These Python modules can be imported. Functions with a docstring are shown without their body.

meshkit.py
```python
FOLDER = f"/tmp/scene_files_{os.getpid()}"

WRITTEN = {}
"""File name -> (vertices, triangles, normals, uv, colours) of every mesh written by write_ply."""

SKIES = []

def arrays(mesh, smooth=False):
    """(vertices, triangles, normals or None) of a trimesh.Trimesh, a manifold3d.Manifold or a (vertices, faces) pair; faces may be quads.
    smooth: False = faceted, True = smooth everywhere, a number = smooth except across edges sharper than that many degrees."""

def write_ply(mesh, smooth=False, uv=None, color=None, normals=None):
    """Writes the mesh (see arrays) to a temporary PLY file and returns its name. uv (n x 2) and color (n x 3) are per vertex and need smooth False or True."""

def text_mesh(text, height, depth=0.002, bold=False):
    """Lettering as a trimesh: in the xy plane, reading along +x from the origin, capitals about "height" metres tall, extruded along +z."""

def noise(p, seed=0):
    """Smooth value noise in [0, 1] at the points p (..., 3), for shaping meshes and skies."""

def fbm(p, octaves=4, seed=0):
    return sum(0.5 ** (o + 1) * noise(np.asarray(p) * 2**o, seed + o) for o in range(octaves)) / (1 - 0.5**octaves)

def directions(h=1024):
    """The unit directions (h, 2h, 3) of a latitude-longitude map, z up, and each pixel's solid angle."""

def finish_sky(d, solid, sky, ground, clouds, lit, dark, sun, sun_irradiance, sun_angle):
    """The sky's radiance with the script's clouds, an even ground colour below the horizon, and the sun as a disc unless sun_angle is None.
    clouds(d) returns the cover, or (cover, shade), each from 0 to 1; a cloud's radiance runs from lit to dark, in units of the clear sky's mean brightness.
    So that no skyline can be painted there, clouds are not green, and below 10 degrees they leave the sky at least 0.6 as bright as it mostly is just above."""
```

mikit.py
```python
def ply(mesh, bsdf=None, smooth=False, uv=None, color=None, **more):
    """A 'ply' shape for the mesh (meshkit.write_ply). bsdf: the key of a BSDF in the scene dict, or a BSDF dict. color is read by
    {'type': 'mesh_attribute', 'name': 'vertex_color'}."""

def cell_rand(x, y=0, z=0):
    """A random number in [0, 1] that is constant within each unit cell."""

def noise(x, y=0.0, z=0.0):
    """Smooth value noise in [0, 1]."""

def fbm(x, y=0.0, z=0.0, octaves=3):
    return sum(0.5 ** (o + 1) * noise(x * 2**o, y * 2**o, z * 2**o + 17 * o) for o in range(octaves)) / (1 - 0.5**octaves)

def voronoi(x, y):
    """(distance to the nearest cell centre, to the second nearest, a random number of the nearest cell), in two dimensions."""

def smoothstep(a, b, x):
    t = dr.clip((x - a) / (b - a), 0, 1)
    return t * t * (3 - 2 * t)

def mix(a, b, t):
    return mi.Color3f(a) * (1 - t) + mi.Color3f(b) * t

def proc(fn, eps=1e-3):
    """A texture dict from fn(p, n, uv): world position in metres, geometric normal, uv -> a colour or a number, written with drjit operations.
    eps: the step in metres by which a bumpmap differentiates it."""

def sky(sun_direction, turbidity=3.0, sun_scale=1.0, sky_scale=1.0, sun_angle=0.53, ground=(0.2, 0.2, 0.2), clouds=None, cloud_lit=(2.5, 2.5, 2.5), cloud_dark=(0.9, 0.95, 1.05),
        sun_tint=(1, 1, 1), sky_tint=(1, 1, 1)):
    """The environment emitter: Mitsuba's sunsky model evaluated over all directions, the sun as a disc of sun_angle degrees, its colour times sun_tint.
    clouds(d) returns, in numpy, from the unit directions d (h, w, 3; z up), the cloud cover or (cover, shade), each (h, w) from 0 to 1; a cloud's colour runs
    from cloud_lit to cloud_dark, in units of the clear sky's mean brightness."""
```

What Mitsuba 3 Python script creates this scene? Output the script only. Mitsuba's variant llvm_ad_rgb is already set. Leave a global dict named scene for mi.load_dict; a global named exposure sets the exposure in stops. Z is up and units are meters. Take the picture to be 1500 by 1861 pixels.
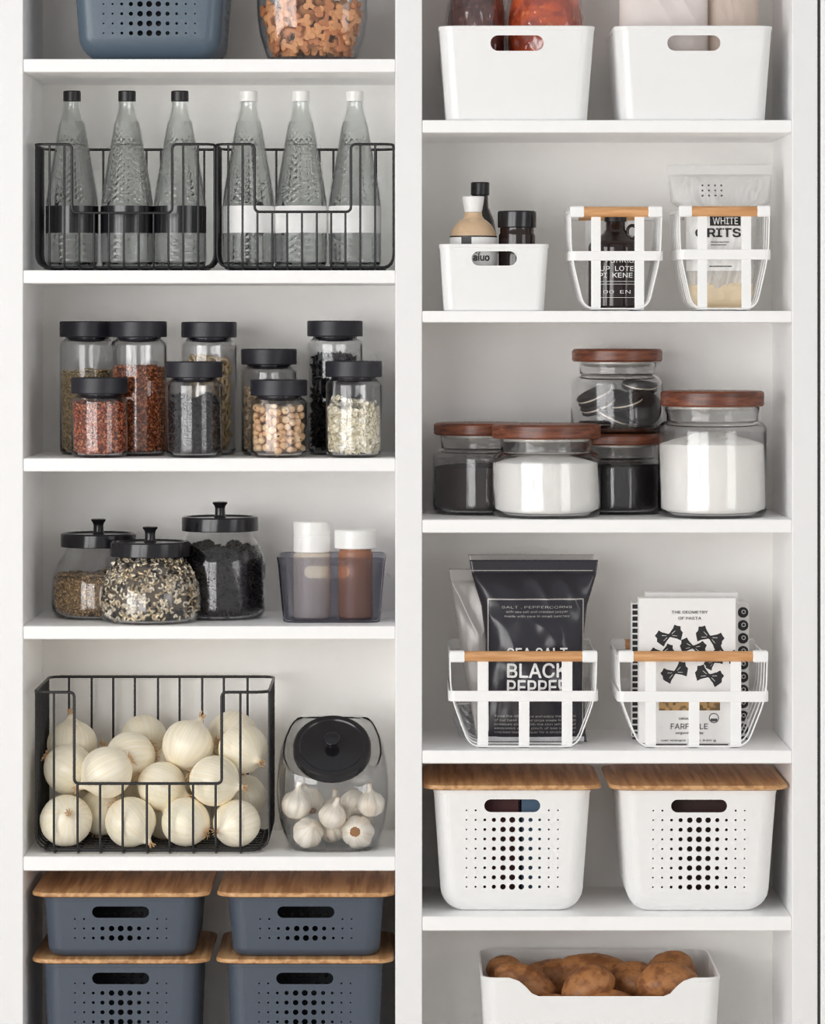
import math, random
import numpy as np, trimesh, manifold3d as m3, shapely.geometry as sg
from shapely.ops import unary_union
import mitsuba as mi, drjit as dr, mikit, meshkit
from mikit import noise, fbm, mix, smoothstep
from trimesh.transformations import rotation_matrix, random_rotation_matrix

T4 = mi.ScalarTransform4f
random.seed(7); rng = np.random.default_rng(7)
scene, labels = {}, {}
PI = math.pi

# ------------------------------------------------------------------ camera, light, exposure
EX, EZ, DIST = 0.740, 1.261, 6.5            # eye: in front of the pantry, at the height of the second shelves
FX = 2 * math.degrees(math.atan(0.75 / DIST))
scene['camera'] = {'type': 'perspective', 'fov': FX, 'fov_axis': 'x',
    'principal_point_offset_x': (EX - 0.75) / 1.5 * -1, 'principal_point_offset_y': (EZ - 0.9305) / 1.861,
    'near_clip': 0.05, 'far_clip': 60.0,
    'to_world': T4().look_at(origin=[EX, -DIST, EZ], target=[EX, 0, EZ], up=[0, 0, 1])}
exposure = -0.46
AMBIENT, WINDOW_A, WINDOW_B, WINDOW_C = 0.72, 7.0, 2.8, 6.0
scene['daylight'] = {'type': 'constant', 'radiance': {'type': 'rgb', 'value': [AMBIENT, AMBIENT, AMBIENT]}}

# ------------------------------------------------------------------ helpers
def lin(r, g, b):
    return [((c / 255 + 0.055) / 1.055) ** 2.4 if c > 10 else c / 255 / 12.92 for c in (r, g, b)]

def at(px, py, d):
    """the point that stands d metres behind the front edge of the shelves"""
    k = (DIST + d) / DIST
    return np.array([EX + (px / 1000 - EX) * k, d, EZ + (0.600 - py / 1000) * k])

def ax(px, d): return float(at(px, 0, d)[0])
def az(py, d): return float(at(0, py, d)[2])

def PLY(mesh, m=None, smooth=False, **kw): return mikit.ply(mesh, 'bsdf_' + m if m else None, smooth, **kw)

used = {}
def numbered(name):
    n = used.get(name, 0); used[name] = n + 1
    return name if n == 0 else f'{name}_{n:03d}'

def thing(name, label, cat, group=None, kind=None):
    k = numbered(name); labels[k] = {'label': label, 'category': cat}
    if group: labels[k]['group'] = group
    if kind: labels[k]['kind'] = kind
    return k

def part(parent, name, mesh, mat, smooth=35, label=None, M=None, color=None, uv=None, kind=None):
    k = numbered(parent + '__' + name)
    d = mesh if isinstance(mesh, dict) else PLY(mesh, mat, smooth, uv=uv, color=color)
    if M is not None: d = {**d, 'to_world': T4(np.asarray(M, float))}
    scene[k] = d
    if label or kind: labels[k] = {}
    if label: labels[k]['label'] = label
    if kind: labels[k]['kind'] = kind
    return k

def whole(name, mesh, mat, label, cat, group=None, smooth=35, M=None, kind=None, color=None, uv=None):
    k = thing(name, label, cat, group, kind)
    d = mesh if isinstance(mesh, dict) else PLY(mesh, mat, smooth, uv=uv, color=color)
    if M is not None: d = {**d, 'to_world': T4(np.asarray(M, float))}
    scene[k] = d
    return k

def mat(name, base, rough=0.4, **kw):
    b = {'type': 'principled', 'base_color': base if isinstance(base, dict) else {'type': 'rgb', 'value': list(base)}, 'roughness': rough, **kw}
    scene['bsdf_' + name] = {'type': 'twosided', 'nested': b}
    return name

def tm(v, f): return trimesh.Trimesh(np.asarray(v, float), np.asarray(f, int), process=False)

def fixed(m):
    if m.volume < 0: m.invert()
    return m

def arc(cx, cz, r, a0, a1, n=6):
    return [(cx + r * math.cos(math.radians(a0 + (a1 - a0) * i / n)), cz + r * math.sin(math.radians(a0 + (a1 - a0) * i / n))) for i in range(n + 1)]

def lathe(prof, n=64, rad=None, cx=0, cy=0, z0=0):
    """prof: (r, z) pairs; a point with r 0 is one vertex. rad(theta, r, z) may reshape the radius."""
    v, rings = [], []
    for r, z in prof:
        if r < 1e-6:
            rings.append([len(v)]); v.append((cx, cy, z0 + z))
        else:
            ring = []
            for i in range(n):
                t = 2 * PI * i / n
                rr = rad(t, r, z) if rad else r
                ring.append(len(v)); v.append((cx + rr * math.cos(t), cy + rr * math.sin(t), z0 + z))
            rings.append(ring)
    f = []
    for a, b in zip(rings, rings[1:]):
        for i in range(n):
            j = (i + 1) % n
            if len(a) == 1 and len(b) == 1: continue
            if len(a) == 1: f.append((a[0], b[j], b[i]))
            elif len(b) == 1: f.append((a[i], a[j], b[0]))
            else: f += [(a[i], a[j], b[j]), (a[i], b[j], b[i])]
    return fixed(tm(v, f))

def rrect(w, d, r, n=6):
    """rounded rectangle, counter-clockwise, centred"""
    r = min(r, w / 2 - 1e-4, d / 2 - 1e-4); out = []
    for sx, sy, a in ((1, 1, 0), (-1, 1, 90), (-1, -1, 180), (1, -1, 270)):
        for i in range(n + 1):
            t = math.radians(a + 90 * i / n)
            out.append((sx * (w / 2 - r) + r * math.cos(t), sy * (d / 2 - r) + r * math.sin(t)))
    return np.array(out)

def loft(sections, cx=0, cy=0, z0=0):
    """sections: (points n x 2, z); closed with flat caps"""
    n = len(sections[0][0]); v, f = [], []
    for p, z in sections:
        v += [(cx + a, cy + b, z0 + z) for a, b in p]
    for k in range(len(sections) - 1):
        for i in range(n):
            j = (i + 1) % n; a, b = k * n, (k + 1) * n
            f += [(a + i, a + j, b + j), (a + i, b + j, b + i)]
    last = (len(sections) - 1) * n
    v += [np.mean(v[:n], axis=0), np.mean(v[last:last + n], axis=0)]
    c0, c1 = len(v) - 2, len(v) - 1
    for i in range(n):
        j = (i + 1) % n
        f += [(c0, j, i), (c1, last + i, last + j)]
    return fixed(tm(v, f))

def man(m):
    m = trimesh.Trimesh(m.vertices, m.faces, process=True)
    return m3.Manifold(m3.Mesh(np.asarray(m.vertices, np.float32), np.asarray(m.faces, np.uint32)))

def unman(M):
    q = M.to_mesh(); return tm(q.vert_properties[:, :3], q.tri_verts)

def prism_y(poly, y0, y1):
    """shapely polygon in (x, z), extruded along y"""
    m = trimesh.creation.extrude_polygon(poly, y1 - y0, engine='earcut')
    v = m.vertices.copy(); m.vertices = np.c_[v[:, 0], y0 + v[:, 2], v[:, 1]]
    return fixed(tm(m.vertices, m.faces))

def bbox(x0, x1, y0, y1, z0, z1, ch=0.0015):
    """a box with small chamfers"""
    w, d = x1 - x0, y1 - y0; ch = min(ch, w / 3, d / 3, (z1 - z0) / 3)
    o = rrect(w, d, ch * 1.2, 2); i = rrect(w - 2 * ch, d - 2 * ch, ch * .6, 2)
    return loft([(i, z0), (o, z0 + ch), (o, z1 - ch), (i, z1)], (x0 + x1) / 2, (y0 + y1) / 2)

def fillet(pts, r, closed=False, n=5):
    """rounds a polyline's corners"""
    pts = [np.asarray(p, float) for p in pts]; out = []; N = len(pts)
    for i, p in enumerate(pts):
        if not closed and i in (0, N - 1): out.append(p); continue
        a, b = pts[i - 1] - p, pts[(i + 1) % N] - p
        la, lb = np.linalg.norm(a), np.linalg.norm(b)
        rr = r[i] if isinstance(r, (list, tuple)) else r
        q = min(rr, la * .49, lb * .49)
        A, B = p + a / la * q, p + b / lb * q
        for k in range(n + 1):
            t = k / n; out.append((1 - t) ** 2 * A + 2 * t * (1 - t) * p + t * t * B)
    return np.array(out)

def tube(path, r, closed=False, n=8):
    P = np.asarray(path, float); N = len(P)
    if closed: tan = np.roll(P, -1, 0) - np.roll(P, 1, 0)
    else: tan = np.gradient(P, axis=0)
    tan /= np.linalg.norm(tan, axis=1, keepdims=True) + 1e-12
    u = np.cross(tan[0], [0.31, 0.22, 0.92]); u /= np.linalg.norm(u); v, f = [], []
    for i in range(N):
        u = u - tan[i] * (u @ tan[i]); u /= np.linalg.norm(u); w = np.cross(tan[i], u)
        for k in range(n):
            a = 2 * PI * k / n; v.append(P[i] + r * (math.cos(a) * u + math.sin(a) * w))
    for i in range(N if closed else N - 1):
        a, b = i * n, ((i + 1) % N) * n
        for k in range(n):
            j = (k + 1) % n; f += [(a + k, a + j, b + j), (a + k, b + j, b + k)]
    if not closed:
        v += [P[0], P[-1]]
        for k in range(n):
            j = (k + 1) % n; f += [(len(v) - 2, j, k), (len(v) - 1, (N - 1) * n + k, (N - 1) * n + j)]
    return fixed(tm(v, f))

def ribbon(path, side, w, t):
    """flat strip along a path that lies in a plane; side: unit vector across the strip"""
    P = np.asarray(path, float); N = len(P); side = np.asarray(side, float)
    tan = np.gradient(P, axis=0); tan /= np.linalg.norm(tan, axis=1, keepdims=True)
    sec = [(-w / 2, -t * .3), (-w / 2 + t * .5, -t / 2), (w / 2 - t * .5, -t / 2), (w / 2, -t * .3), (w / 2, t * .3), (w / 2 - t * .5, t / 2), (-w / 2 + t * .5, t / 2), (-w / 2, t * .3)]
    v, f = [], []; n = len(sec)
    for i in range(N):
        b = np.cross(tan[i], side); b /= np.linalg.norm(b)
        v += [P[i] + a * side + c * b for a, c in sec]
    for i in range(N - 1):
        for k in range(n):
            j = (k + 1) % n; a, b = i * n, (i + 1) * n; f += [(a + k, a + j, b + j), (a + k, b + j, b + k)]
    for k in range(1, n - 1): f += [(0, k + 1, k), ((N - 1) * n, (N - 1) * n + k, (N - 1) * n + k + 1)]
    return fixed(tm(v, f))

def ball(sub=2): return trimesh.creation.icosphere(subdivisions=sub, radius=1.0)

def lumpy(rx, ry, rz, amp, freq, seed, sub=4):
    m = ball(sub); v = np.asarray(m.vertices)
    k = 1 + amp * (meshkit.fbm(v * freq + seed * 3.7, 3, seed) - .5) * 2
    return tm(v * k[:, None] * [rx, ry, rz], m.faces)

def text_on(text, h, x, z, y, depth=0.0006, bold=False, align='c', surf=None, maxw=None):
    """lettering facing the viewer, its baseline at (x, z) on the surface y (or surf(x, z))"""
    m = meshkit.text_mesh(text, h, depth, bold); v = np.asarray(m.vertices).copy()
    wd = v[:, 0].max() - v[:, 0].min()
    if maxw: v[:, 0] *= maxw / wd; wd = maxw
    v[:, 0] -= v[:, 0].min() + {'c': wd / 2, 'l': 0, 'r': wd}[align]
    X, Z = x + v[:, 0], z + v[:, 1]
    yy = surf(X, Z) if surf else y
    return tm(np.c_[X, yy - v[:, 2] - 0.0006, Z], m.faces)

def line_on(x0, z0, x1, z1, w, y, surf=None, n=16, t=0.0005):
    """a printed stroke"""
    p = np.linspace([x0, z0], [x1, z1], n); d = np.array([x1 - x0, z1 - z0]); d /= np.linalg.norm(d); q = np.array([-d[1], d[0]]) * w / 2
    v, f = [], []
    for a in p:
        for s in (-1, 1):
            X, Z = a + s * q; yy = float(surf(np.array([X]), np.array([Z]))[0]) if surf else y
            v += [(X, yy - t - .0005, Z), (X, yy + .0003, Z)]
    for i in range(n - 1):
        a, b = 4 * i, 4 * i + 4
        f += [(a, b, a + 2), (b, b + 2, a + 2), (a, a + 1, b), (a + 1, b + 1, b), (a + 2, b + 2, a + 3), (a + 3, b + 2, b + 3), (a + 1, a + 3, b + 1), (a + 3, b + 3, b + 1)]
    e = 4 * (n - 1)
    f += [(0, 2, 1), (1, 2, 3), (e, e + 1, e + 2), (e + 1, e + 3, e + 2)]
    return fixed(tm(v, f))

def cat(ms): return trimesh.util.concatenate([tm(m.vertices, m.faces) for m in ms])

def many(base, mats, cols=None):
    """one mesh of many copies; cols gives each copy its colour (linear)"""
    V, F = np.asarray(base.vertices), np.asarray(base.faces); mats = np.asarray(mats); n = len(mats)
    vs = np.einsum('kij,nj->kni', mats[:, :3, :3], V) + mats[:, None, :3, 3]
    fs = F[None] + (np.arange(n) * len(V))[:, None, None]
    c = None if cols is None else np.repeat(np.asarray(cols), len(V), 0)
    return tm(vs.reshape(-1, 3), fs.reshape(-1, 3)), c

def TR(x, y, z, R=None, s=1.0):
    M = np.eye(4)
    if R is not None: M[:3, :3] = np.asarray(R)[:3, :3]
    M[:3, :3] = M[:3, :3] * s; M[:3, 3] = (x, y, z); return M

def rot(axis, deg): return rotation_matrix(math.radians(deg), axis)

# ------------------------------------------------------------------ materials
def wood(c0, c1, c2, fx, fy, fz, seed):
    def fn(p, n, uv):
        a = fbm(p.x * fx + seed, p.y * fy, p.z * fz, 4)
        b = noise(p.x * fx * .35 + 9, p.y * fy * .35 + seed, p.z * fz * .35)
        c = mix(c0, c1, smoothstep(.3, .7, a))
        return c * (1 - smoothstep(.62, .85, b) * .45) + mi.Color3f(c2) * smoothstep(.62, .85, b) * .45
    return mikit.proc(fn)

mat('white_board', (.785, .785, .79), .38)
mat('white_shelf', (.88, .88, .876), .38)
mat('white_back', (.90, .888, .866), .5)
mat('white_plastic', (.82, .822, .818), .3, specular=.5)
mat('white_matt', (.84, .835, .83), .55)
mat('white_metal', (.86, .86, .855), .35)
mat('white_print', (.85, .85, .84), .5)
mat('blue_plastic', lin(70, 79, 92), .38, specular=.5)
mat('teal_plastic', lin(78, 93, 107), .33, specular=.5)
mat('black_lid', lin(31, 31, 39), .42, specular=.5)
mat('black_gloss', lin(24, 23, 27), .16)
mat('black_print', lin(26, 25, 28), .45)
mat('black_label', lin(18, 18, 22), .2, specular=.7)
mat('black_wire', lin(28, 27, 29), .35)
mat('black_cap', lin(20, 19, 20), .35)
mat('white_cap', (.84, .84, .82), .3)
mat('gap_dark', lin(70, 70, 72), .6)
mat('bamboo', wood(lin(206, 162, 114), lin(172, 124, 80), lin(136, 92, 56), 130, 7, 130, 3.1), .38)
mat('bamboo_edge', lin(232, 196, 150), .45)
mat('acacia', wood(lin(124, 70, 48), lin(90, 48, 34), lin(54, 29, 23), 14, 60, 190, 5.3), .33)
mat('beech', wood(lin(214, 164, 116), lin(196, 142, 92), lin(176, 120, 74), 25, 160, 220, 8.7), .45)
scene['bsdf_grain'] = {'type': 'twosided', 'nested': {'type': 'principled', 'base_color': {'type': 'mesh_attribute', 'name': 'vertex_color'}, 'roughness': .5, 'specular': .3}}
scene['bsdf_glass'] = {'type': 'dielectric', 'int_ior': 1.5, 'ext_ior': 1.0}
scene['bsdf_bottle_glass'] = {'type': 'dielectric', 'int_ior': 1.5, 'ext_ior': 1.0, 'specular_transmittance': {'type': 'rgb', 'value': [.965, .985, .975]}}
scene['bsdf_bottle_air'] = {'type': 'dielectric', 'int_ior': 1.0, 'ext_ior': 1.5}
scene['bsdf_bottle_water'] = {'type': 'dielectric', 'int_ior': 1.33, 'ext_ior': 1.5}
scene['bsdf_water_top'] = {'type': 'dielectric', 'int_ior': 1.33, 'ext_ior': 1.0}
scene['bsdf_smoke_plastic'] = {'type': 'dielectric', 'int_ior': 1.4, 'ext_ior': 1.0, 'specular_transmittance': {'type': 'rgb', 'value': [.78, .78, .83]}}
scene['bsdf_film'] = {'type': 'thindielectric', 'int_ior': 1.45, 'ext_ior': 1.0}
scene['bsdf_frosted_film'] = {'type': 'blendbsdf', 'weight': .58, 'a': {'type': 'thindielectric', 'int_ior': 1.45, 'ext_ior': 1.0},
                         'b': {'type': 'twosided', 'nested': {'type': 'principled', 'base_color': {'type': 'rgb', 'value': [.8, .8, .79]}, 'roughness': .35}}}

def onion_fn(p, n, uv):
    a = fbm(uv.x * 130, uv.y * 2.0, 3.0, 3); b = noise(uv.x * 7 + 4, uv.y * 2, 1.0)
    c = mix(lin(244, 237, 218), lin(233, 218, 186), smoothstep(.35, .75, a) * .55)
    c = c * (1 - .16 * smoothstep(.55, .8, b)) + mi.Color3f(lin(202, 198, 140)) * .16 * smoothstep(.55, .8, b)
    tip = smoothstep(.80, .97, uv.y) + smoothstep(.16, .03, uv.y)
    return c * (1 - tip * .6) + mi.Color3f(lin(190, 140, 92)) * tip * .6
mat('onion_skin', mikit.proc(onion_fn), .3, specular=.45)
mat('onion_dry', lin(200, 164, 122), .7)
def garlic_fn(p, n, uv):
    a = fbm(uv.x * 40, uv.y * 3, 5.0, 3)
    c = mix(lin(240, 234, 222), lin(226, 210, 190), smoothstep(.4, .75, a) * .7)
    tip = smoothstep(.84, .98, uv.y) * .7
    return c * (1 - tip) + mi.Color3f(lin(200, 165, 120)) * tip
mat('garlic_skin', mikit.proc(garlic_fn), .5)
mat('garlic_root', lin(150, 104, 62), .85)
def potato_fn(p, n, uv):
    a = fbm(p.x * 60, p.y * 60, p.z * 60, 3); b = noise(p.x * 300, p.y * 300, p.z * 300)
    c = mix(lin(170, 116, 70), lin(128, 80, 46), smoothstep(.35, .7, a))
    return c * (1 - .3 * smoothstep(.72, .9, b))
mat('potato_skin', mikit.proc(potato_fn), .5)
mat('biscuit', lin(206, 146, 96), .62)
mat('biscuit_dark', lin(184, 118, 74), .62)
mat('chickpea', lin(216, 178, 138), .5)
mat('chickpea_pale', lin(228, 198, 160), .5)
mat('pasta_ring', lin(206, 182, 142), .45)
mat('flour', (.83, .815, .785), .8)
mat('sugar', (.80, .79, .765), .8)
mat('cocoa', lin(46, 35, 33), .8)
mat('coffee', lin(12, 10, 10), .6)
mat('cookie', lin(30, 25, 25), .6)
mat('cookie_cream', lin(232, 222, 205), .5)
mat('brown_glass', lin(34, 20, 18), .12, specular=.6)
mat('dark_liquid', lin(22, 20, 24), .2)
mat('sauce', lin(206, 176, 142), .25, clearcoat=.6)
mat('grey_foil', lin(172, 168, 165), .32, metallic=.25)
mat('bag_black', lin(34, 32, 40), .24, specular=.6)
mat('bag_seal', lin(38, 34, 36), .35)
mat('bag_silver', lin(196, 196, 198), .25, metallic=.5)
mat('paper_bag', lin(222, 212, 208), .6)
mat('paper_bag_tan', lin(200, 184, 172), .6)
mat('carton', (.80, .79, .78), .55)
def food_fn(c0, c1, c2):
    def fn(p, n, uv):
        a = fbm(p.x * 38, p.y * 38, p.z * 38, 4); b = noise(p.x * 130, p.y * 130, p.z * 90)
        return mix(mix(c0, c1, smoothstep(.35, .65, a)), c2, smoothstep(.70, .92, b) * .5)
    return mikit.proc(fn)
mat('food_dark', food_fn(lin(92, 48, 42), lin(66, 38, 36), lin(132, 84, 74)), .3, clearcoat=.7)
mat('food_red', food_fn(lin(196, 82, 36), lin(150, 54, 28), lin(224, 140, 76)), .22, clearcoat=1.0)
mat('copper_fill', lin(156, 108, 84), .35)
mat('cream_fill', lin(206, 196, 180), .4)
mat('grits_fill', lin(228, 210, 180), .7)
mat('packet_red', lin(88, 40, 42), .5)
mat('packet_blue', lin(92, 122, 150), .5)
mat('packet_brown', lin(66, 40, 36), .5)
mat('window_frame_paint', (.8, .8, .8), .5)
mat('floor_paint', lin(205, 196, 184), .5)
mat('wall_paint', (.84, .84, .845), .6)
# ------------------------------------------------------------------ the room: floor, wall beside the pantry, two windows
def struct(name, mesh, m, smooth=False, label=None):
    scene[name] = PLY(mesh, m, smooth); labels[name] = {'kind': 'structure', 'label': label or name.replace('_', ' ')}
FLOOR = -0.36
struct('floor', bbox(-3.6, 4.4, -8.2, .42, FLOOR - .05, FLOOR), 'floor_paint', label='pale floor in front of the pantry')
struct('wall_right', bbox(1.4925, 3.0, -.002, .40, FLOOR, 2.3), 'wall_paint', label='white wall right of the dark joint beside the pantry')
struct('wall_left', bbox(-2.0, -.0602, -.002, .40, FLOOR, 2.3), 'wall_paint', label='white wall left of the pantry')

def window(n, x, y0, y1, z0, z1, power, facing):
    k = f'window_{n}'; f = .05
    parts = [bbox(x - .03, x + .03, y0 - f, y0, z0 - f, z1 + f), bbox(x - .03, x + .03, y1, y1 + f, z0 - f, z1 + f),
             bbox(x - .03, x + .03, y0, y1, z0 - f, z0), bbox(x - .03, x + .03, y0, y1, z1, z1 + f)]
    scene[k + '__frame'] = PLY(cat(parts), 'window_frame_paint', False)
    v = [(x, y0, z0), (x, y1, z0), (x, y1, z1), (x, y0, z1)]
    fc = [(0, 1, 2), (0, 2, 3)] if facing > 0 else [(0, 2, 1), (0, 3, 2)]
    scene[k + '__daylight_pane'] = {**PLY(tm(v, fc), 'window_frame_paint', False), 'emitter': {'type': 'area', 'radiance': {'type': 'rgb', 'value': [power, power, power]}}}
    labels[k] = {'kind': 'structure', 'label': 'tall bright window in the side wall of the room'}
window(1, -3.45, -7.4, -2.9, -.1, 2.6, WINDOW_A, 1)
window(2, 3.9, -5.0, -2.4, .5, 2.0, WINDOW_B, -1)

v3 = [(-3.3, -7.8, -.1), (-.5, -7.8, -.1), (-.5, -7.8, 2.6), (-3.3, -7.8, 2.6)]
scene['window_3__daylight_pane'] = {**PLY(tm(v3, [(0, 2, 1), (0, 3, 2)]), 'window_frame_paint', False), 'emitter': {'type': 'area', 'radiance': {'type': 'rgb', 'value': [WINDOW_C] * 3}}}
scene['window_3__frame'] = PLY(cat([bbox(-3.35, -3.3, -7.83, -7.77, -.15, 2.65), bbox(-.5, -.45, -7.83, -7.77, -.15, 2.65), bbox(-3.3, -.5, -7.83, -7.77, -.15, -.1), bbox(-3.3, -.5, -7.83, -7.77, 2.6, 2.65)]), 'window_frame_paint', False)
labels['window_3'] = {'kind': 'structure', 'label': 'wide bright window in the wall opposite the pantry'}

# ------------------------------------------------------------------ the pantry: panels and shelves
BACK = 0.35
TOPZ, BOTZ = 2.25, FLOOR
pan = thing('pantry_shelving', 'white built-in pantry with two bays of open shelves', 'shelving')
part(pan, 'side_panel', bbox(-.06, .042, 0, BACK, BOTZ, TOPZ), 'white_board', False)
part(pan, 'divider', bbox(.7185, .7675, 0, BACK, BOTZ, TOPZ), 'white_board', False)
part(pan, 'side_panel', bbox(1.440, 1.4865, 0, BACK, BOTZ, TOPZ), 'white_board', False)
part(pan, 'back_panel', bbox(-.06, 1.4865, BACK, BACK + .02, BOTZ, TOPZ), 'white_back', False)
part(pan, 'joint_strip', bbox(1.4865, 1.4925, .010, BACK, BOTZ, TOPZ), 'gap_dark', False, label='dark shadow joint beside the right panel')
LS = [(-205, -181), (107, 131), (491, 515), (833, 857), (1138, 1162), (1557, 1583), (1962, 1990)]
RS = [(-190, -166), (218, 241), (565, 586), (944.5, 968.5), (1364, 1388), (1666, 1692), (2025, 2050)]
ZL, ZR = [], []
for a, b in LS:
    part(pan, 'shelf', bbox(.042, .7185, .002, BACK, 1.861 - b / 1000, 1.861 - a / 1000), 'white_shelf', False); ZL.append(1.861 - a / 1000)
for a, b in RS:
    part(pan, 'shelf', bbox(.7675, 1.440, .002, BACK, 1.861 - b / 1000, 1.861 - a / 1000), 'white_shelf', False); ZR.append(1.861 - a / 1000)

# ------------------------------------------------------------------ plastic bins
def stadium(cx, cz, w, h):
    return sg.LineString([(cx - w / 2 + h / 2, cz), (cx + w / 2 - h / 2, cz)]).buffer(h / 2, 6)

def bin_shell(wt, wb, dt, db, h, r, rb, t=.0025, lip=.001):
    """open tapered box with rounded corners, centred in x, its front face at y = 0 at the top"""
    def sec(z, off=0.):
        k = z / h; return (wb + (wt - wb) * k - 2 * off, db + (dt - db) * k - 2 * off)
    out = []
    for a in (0, 12, 24, 36, 48, 60, 75, 90):
        q = rb * (1 - math.sin(math.radians(a))); z = rb * (1 - math.cos(math.radians(a)))
        w, d = sec(z, q); out.append((rrect(w, d, max(r - q * .5, .006)), z))
    w, d = sec(h - .008); out.append((rrect(w, d, r), h - .008))
    out.append((rrect(w + 2 * lip, d + 2 * lip, r + lip), h - .0075))
    w, d = sec(h); out.append((rrect(w + 2 * lip, d + 2 * lip, r + lip), h - .001)); out.append((rrect(w + 2 * lip - .002, d + 2 * lip - .002, r + lip), h))
    inn = []
    for a in (0, 22, 45, 67, 90):
        q = rb * (1 - math.sin(math.radians(a))); z = t + rb * (1 - math.cos(math.radians(a)))
        w, d = sec(z, q + t); inn.append((rrect(w, d, max(r - t - q * .5, .005)), z))
    w, d = sec(h, t); inn.append((rrect(w, d, r - t), h + .01))
    return man(loft(out)) - man(loft(inn))

DOT = [.0015, .0018, .0026, .0038, .0051, .0055, .0051, .0038, .0026, .0018, .0015]
def dots(cx, z_list, skip_first, yd):
    ps = []
    for i, z in enumerate(z_list):
        for c in range(11):
            if skip_first and i == 0 and 2 <= c <= 8: continue
            ps.append(sg.Point(cx + (c - 5) * .0167, z).buffer(DOT[c], 3))
    return m3.Manifold.compose([man(prism_y(p, -yd, yd)) for p in ps])

def make_bin(name, label, cat_, group, m, cx, zb, y0, wt, wb, dt, db, h, r, rb, hole=None, rows=None, side=False, lip=.001, notch=None):
    """y0: where the rim's front edge stands"""
    k = thing(name, label, cat_, group)
    B = bin_shell(wt, wb, dt, db, h, r, rb, lip=lip)
    if notch is not None: B = B - man(prism_y(notch, -dt, 0))
    if hole: B = B - man(prism_y(stadium(0, hole[0], hole[1], hole[2]), -dt, dt))
    if rows: 
        D = dots(0, rows, True, dt); B = B - D
        if side:
            ps = [sg.Point((c - 3) * .022, z).buffer(.0035, 3) for z in rows for c in range(7)]
            S = m3.Manifold.compose([man(prism_y(p, -wt, wt)) for p in ps]).rotate([0, 0, 90]); B = B - S
    mesh = unman(B); mesh.apply_translation([cx, y0 + dt / 2 + lip, zb])
    part(k, 'body', mesh, m, 32)
    return k

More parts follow.
